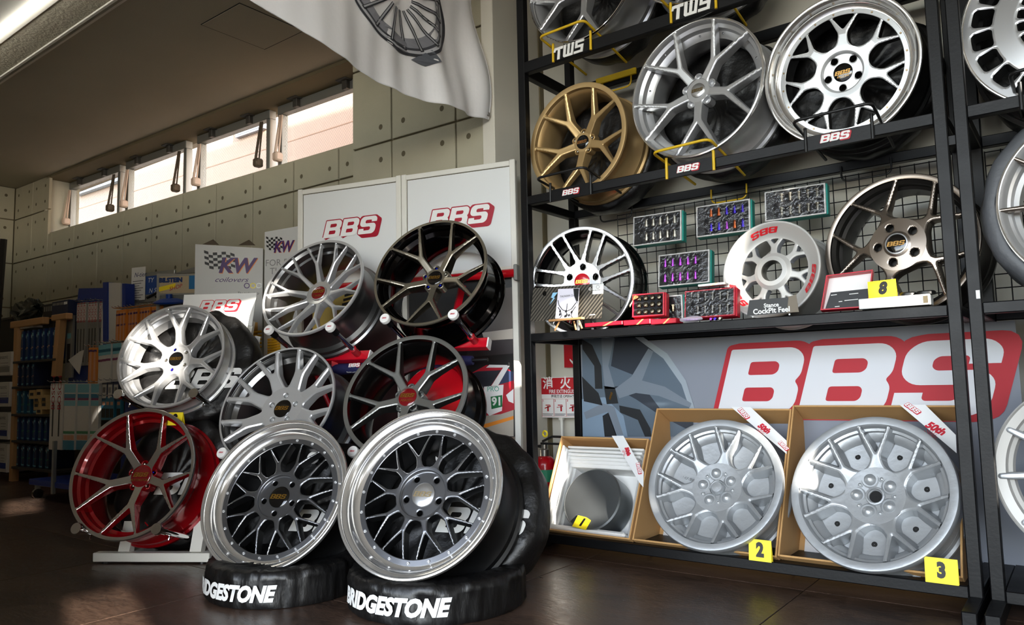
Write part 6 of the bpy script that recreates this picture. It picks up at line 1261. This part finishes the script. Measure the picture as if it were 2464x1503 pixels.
for (yt, yb, ys, xa, xb, n, nm) in rows:
    (ua_, vb_), (ub_, _) = G4.at(xa, yb, 0), G4.at(xb, yb, 0); vt_ = G4.at(xa+20, yt, 0)[1]; vb_ = G4.at((xa+xb)/2, (yb+ys)/2, 0)[1]
    MB().box(G4.at(28, ys)[0], G4.at(134, ys)[0], vb_-.022, vb_-.002, -DS, .004, b=.002).obj('shelf_board', m_fs, su)
    w_ = (ub_-ua_)/n
    for s in range(3):
        mb = MB(); h_ = vt_-vb_-.012*s; mb.box(-w_*.46, w_*.46, 0, h_, -.2, 0, b=.002)
        for i, (a, b_) in enumerate(((.80, .90), (.40, .44), (.06, .12))): mb.cur = i+1; mb.put([(-w_*.36, h_*a, .0006), (w_*.36, h_*a, .0006), (w_*.36, h_*b_, .0006), (-w_*.36, h_*b_, .0006)], [(0, 1, 2, 3)])
        me = mb.mesh('filter_box', [m_fb[(s+rows.index((yt, yb, ys, xa, xb, n, nm))) % 3], m_paper if s == 1 else m_pc, m_pk2 if yt < 900 else m_grn, m_pc])
        for k in range(s, n, 3):
            o = add('filter_box', me, None, None, G4.M(ua_+w_*(k+.5), vb_, -.015-.01*((k*5) % 3))); tag(o, '%s slim dark blue box from the left in %s of the shelf unit' % (ORD[k], nm), 'box', 'blue boxes in '+nm)
for k in range(7):   # cream cartons
    x, y = ((83, 948), (100, 946), (94, 962), (112, 960), (94, 975), (112, 973), (100, 989))[k]; u, v = G4.at(x, y, -.02); o = MB().box(-.055, .055, -.04, .035, -.16, 0, b=.002).obj('carton', mat('carton_cream', (198, 166, 110), .6), None, M=G4.M(u, v, .0)); tag(o, 'small cream carton in the third shelf row, %s' % ('left of the top layer', 'right of the top layer', 'left of the second layer', 'right of the second layer', 'left of the third layer', 'right of the third layer', 'alone at the bottom')[k], 'carton', 'cream cartons in the third row'); flat(o, 'carton_print', m_blk, [rect(-.035, .03, -.012, .012)], .001)
for k in range(5):
    (u, v) = G4.at(106+k*5.2, 789, -.06); h_ = G4.at(106, 733, -.06)[1]-v; o = MB().box(-.03, .03, 0, h_, -.2, 0, b=.002).obj('filter_box', m_blk, None, M=G4.M(u, v, -.06)); tag(o, '%s black box from the left standing on top of the shelf unit' % ORD[k], 'box', 'black boxes on the shelf unit'); flat(o, 'box_print', m_pg, [rect(-.012, .012, h_*.7, h_*.9)], .0006); flat(o, 'box_print', m_po, [rect(-.024, .024, h_*.38, h_*.43)], .0006)
for k in range(4):
    (u, v) = G4.at(130+k*9, 757, -.02); h_ = G4.at(130, 726, -.02)[1]-v; o = MB().box(-.045, .045, 0, h_, -.2, 0, b=.002).obj('filter_box', m_fb[1], None, M=G4.M(u, v, -.02)); tag(o, '%s dark box from the left at the top right of the shelf unit' % ORD[k], 'box', 'dark boxes at the top right of the shelf unit'); flat(o, 'box_print', m_paper if k == 3 else m_pg, [rect(-.03, .03, h_*.7, h_*.88)], .0006)
fg = thing('papers', 'loose cream papers lying on the top shelf of the wood unit', 'papers', G4.M()); u, v = G4.at(72, 790, -.05)
for k in range(3): MB().box(u-.16+.02*k, u+.16-.03*k, v+.008*k, v+.006+.008*k, -.2, -.02).obj('sheet', m_pw, fg, M=None)
# plastic bag on the unit
GB = WF.move(0, 0, .45); u, v = GB.at(68, 748); pbg = thing('plastic_bag', 'crumpled dark plastic bag lying on top of the wood shelf unit', 'bag', GB.M(u, v, 0)); mb = MB(); rs = np.random.default_rng(3); NB, NJ = 26, 14; su_, sv_ = .22, .13
for j in range(NJ+1):
    for i in range(NB): a = 2*pi*i/NB; c = pi*j/NJ; k = 1+.16*sin(4*a+3*c)+.12*sin(7*c+a)+.08*rs.normal(); mb.v.append((su_*cos(c)*(1+.05*rs.normal()), sv_*sin(c)*sin(a)*k+.04*sin(c)*cos(2*c), .10*sin(c)*cos(a)*k))
for j in range(NJ):
    for i in range(NB): mb.f.append((j*NB+i, j*NB+(i+1) % NB, (j+1)*NB+(i+1) % NB, (j+1)*NB+i)); mb.mi.append(0)
mb.obj('bag', mat('dark_film', (26, 32, 30), .18, spec=.8), pbg)
# white cartons at the picture edge
for k, (yt, yb) in enumerate(((845, 905), (918, 978), (992, 1055), (1068, 1132))):
    (u0_, v0_), (u1_, v1_) = G4.at(-22, yb, .02), G4.at(27-k*3, yt, .02); o = MB().box(u0_, u1_, v0_, v1_, -.3, .02, b=.003).obj('white_carton', m_pw, None, M=G4.M()); tag(o, ('topmost', 'second', 'third', 'lowest')[k]+' white carton with black print stacked at the far left edge', 'carton', 'white cartons at the far left')
    text('Panasonic', .05, m_ink, o, T(u1_-.16, v1_-.045, .0206)); flat(o, 'carton_band', m_blue if k else m_pg, [rect(u0_+.02, u1_-.02, v0_+.03, v0_+.08)], .0206)
    for j in range(3): flat(o, 'carton_print', m_pg, [rect(u0_+.2, u1_-.05, v1_-.10-.025*j, v1_-.095-.025*j)], .0206)
dk = thing('dark_cabinet', 'dark shelf cabinet standing at the far left behind the wood unit', 'cabinet', WF.M()); (u0_, v0_) = WF.at(-40, 1140, .4); (u1_, v1_) = WF.at(32, 765, .4); MB().box(-6.55, u1_, 0, v1_, .03, .36, b=.004).obj('body', m_blk, dk); MB().box(-6.56, u1_+.01, v1_, v1_+.02, .03, .38).obj('top', m_fs, dk)
bk = thing('black_bar', 'black bar leaning at the far left edge of the picture', 'bar', None); pa, pb = hit(4, 640, WF.P(0, 0, 1.0), WF.ez), hit(9, 575, WF.P(0, 0, 1.0), WF.ez); MB().tube([tuple(pa-(pb-pa)*3.2), tuple(pb)], .025, 4).obj('bar_body', m_blk, bk)
# ------------------------------------------------------------ the unseen rest of the shop, with added blockers that shape the light
XS = 2.4            # added side wall whose gaps aim the sun; the front is open glazing
def gap_wall(name, gaps, y0, y1, z0, z1, x0, x1, m):
    """a wall with rectangular gaps for the sun, built from the boxes between them"""
    ys = sorted({y0, y1, *[g[0] for g in gaps], *[g[1] for g in gaps]}); zs = sorted({z0, z1, *[g[2] for g in gaps], *[g[3] for g in gaps]}); mb = MB()
    for a, b_ in zip(ys[:-1], ys[1:]):
        for c, d in zip(zs[:-1], zs[1:]):
            my, mz = (a+b_)/2, (c+d)/2
            if not any(g[0] < my < g[1] and g[2] < mz < g[3] for g in gaps): mb.box(x0, x1, a, b_, c, d)
    return mb.obj(name, m)
SUN_GAPS = [(1.2, 1.44, 1.97, 2.22), (1.675, 1.735, 1.97, 2.28), (1.72, 1.80, 1.70, 1.87), (1.84, 1.90, 2.3, 2.62), (1.655, 1.765, 1.21, 1.50), (1.29, 1.40, 1.25, 1.66), (1.82, 1.86, 1.05, 1.20), (1.545, 1.595, 2.06, 2.15), (-.02, .27, 2.60, 2.97), (-.46, -.22, 2.34, 2.66), (-.75, -.5, 1.25, 1.45), (-1.0, -.78, 2.08, 2.26)]  # openings shaped so sun patches fall on chosen spots, not real windows
wr = gap_wall('sun_gap_wall', SUN_GAPS, -2.6, 3.6, 0, 3.05, XS, XS+.06, m_wallw); wr['kind'] = 'structure'
wf = MB(); wf.box(-9.6, -3.5, -2.62, -2.5, 0, 3.1); wf.box(-3.5, XS, -2.62, -2.5, 2.95, 3.1); wf.box(-1.2, -1.12, -2.6, -2.52, 0, 2.95); wf.box(XS, 3.3, -2.62, -2.5, 0, 3.1)
wf = wf.obj('wall_front', m_wallw); wf['kind'] = 'structure'
pt = MB().box(-9.0, -2.25, .45, .55, 0, 2.3).obj('light_block_partition', m_wallw); pt['kind'] = 'structure'  # added unseen screen that keeps the goods on the left dark
us_ = MB(); us_.box(-9.6, XS+1, -2.6, 3.72, 3.14, 6.4); us_ = us_.obj('sun_block_mass', m_ext); us_['kind'] = 'structure'  # added unseen block overhead that keeps the sun off the neighbour facade
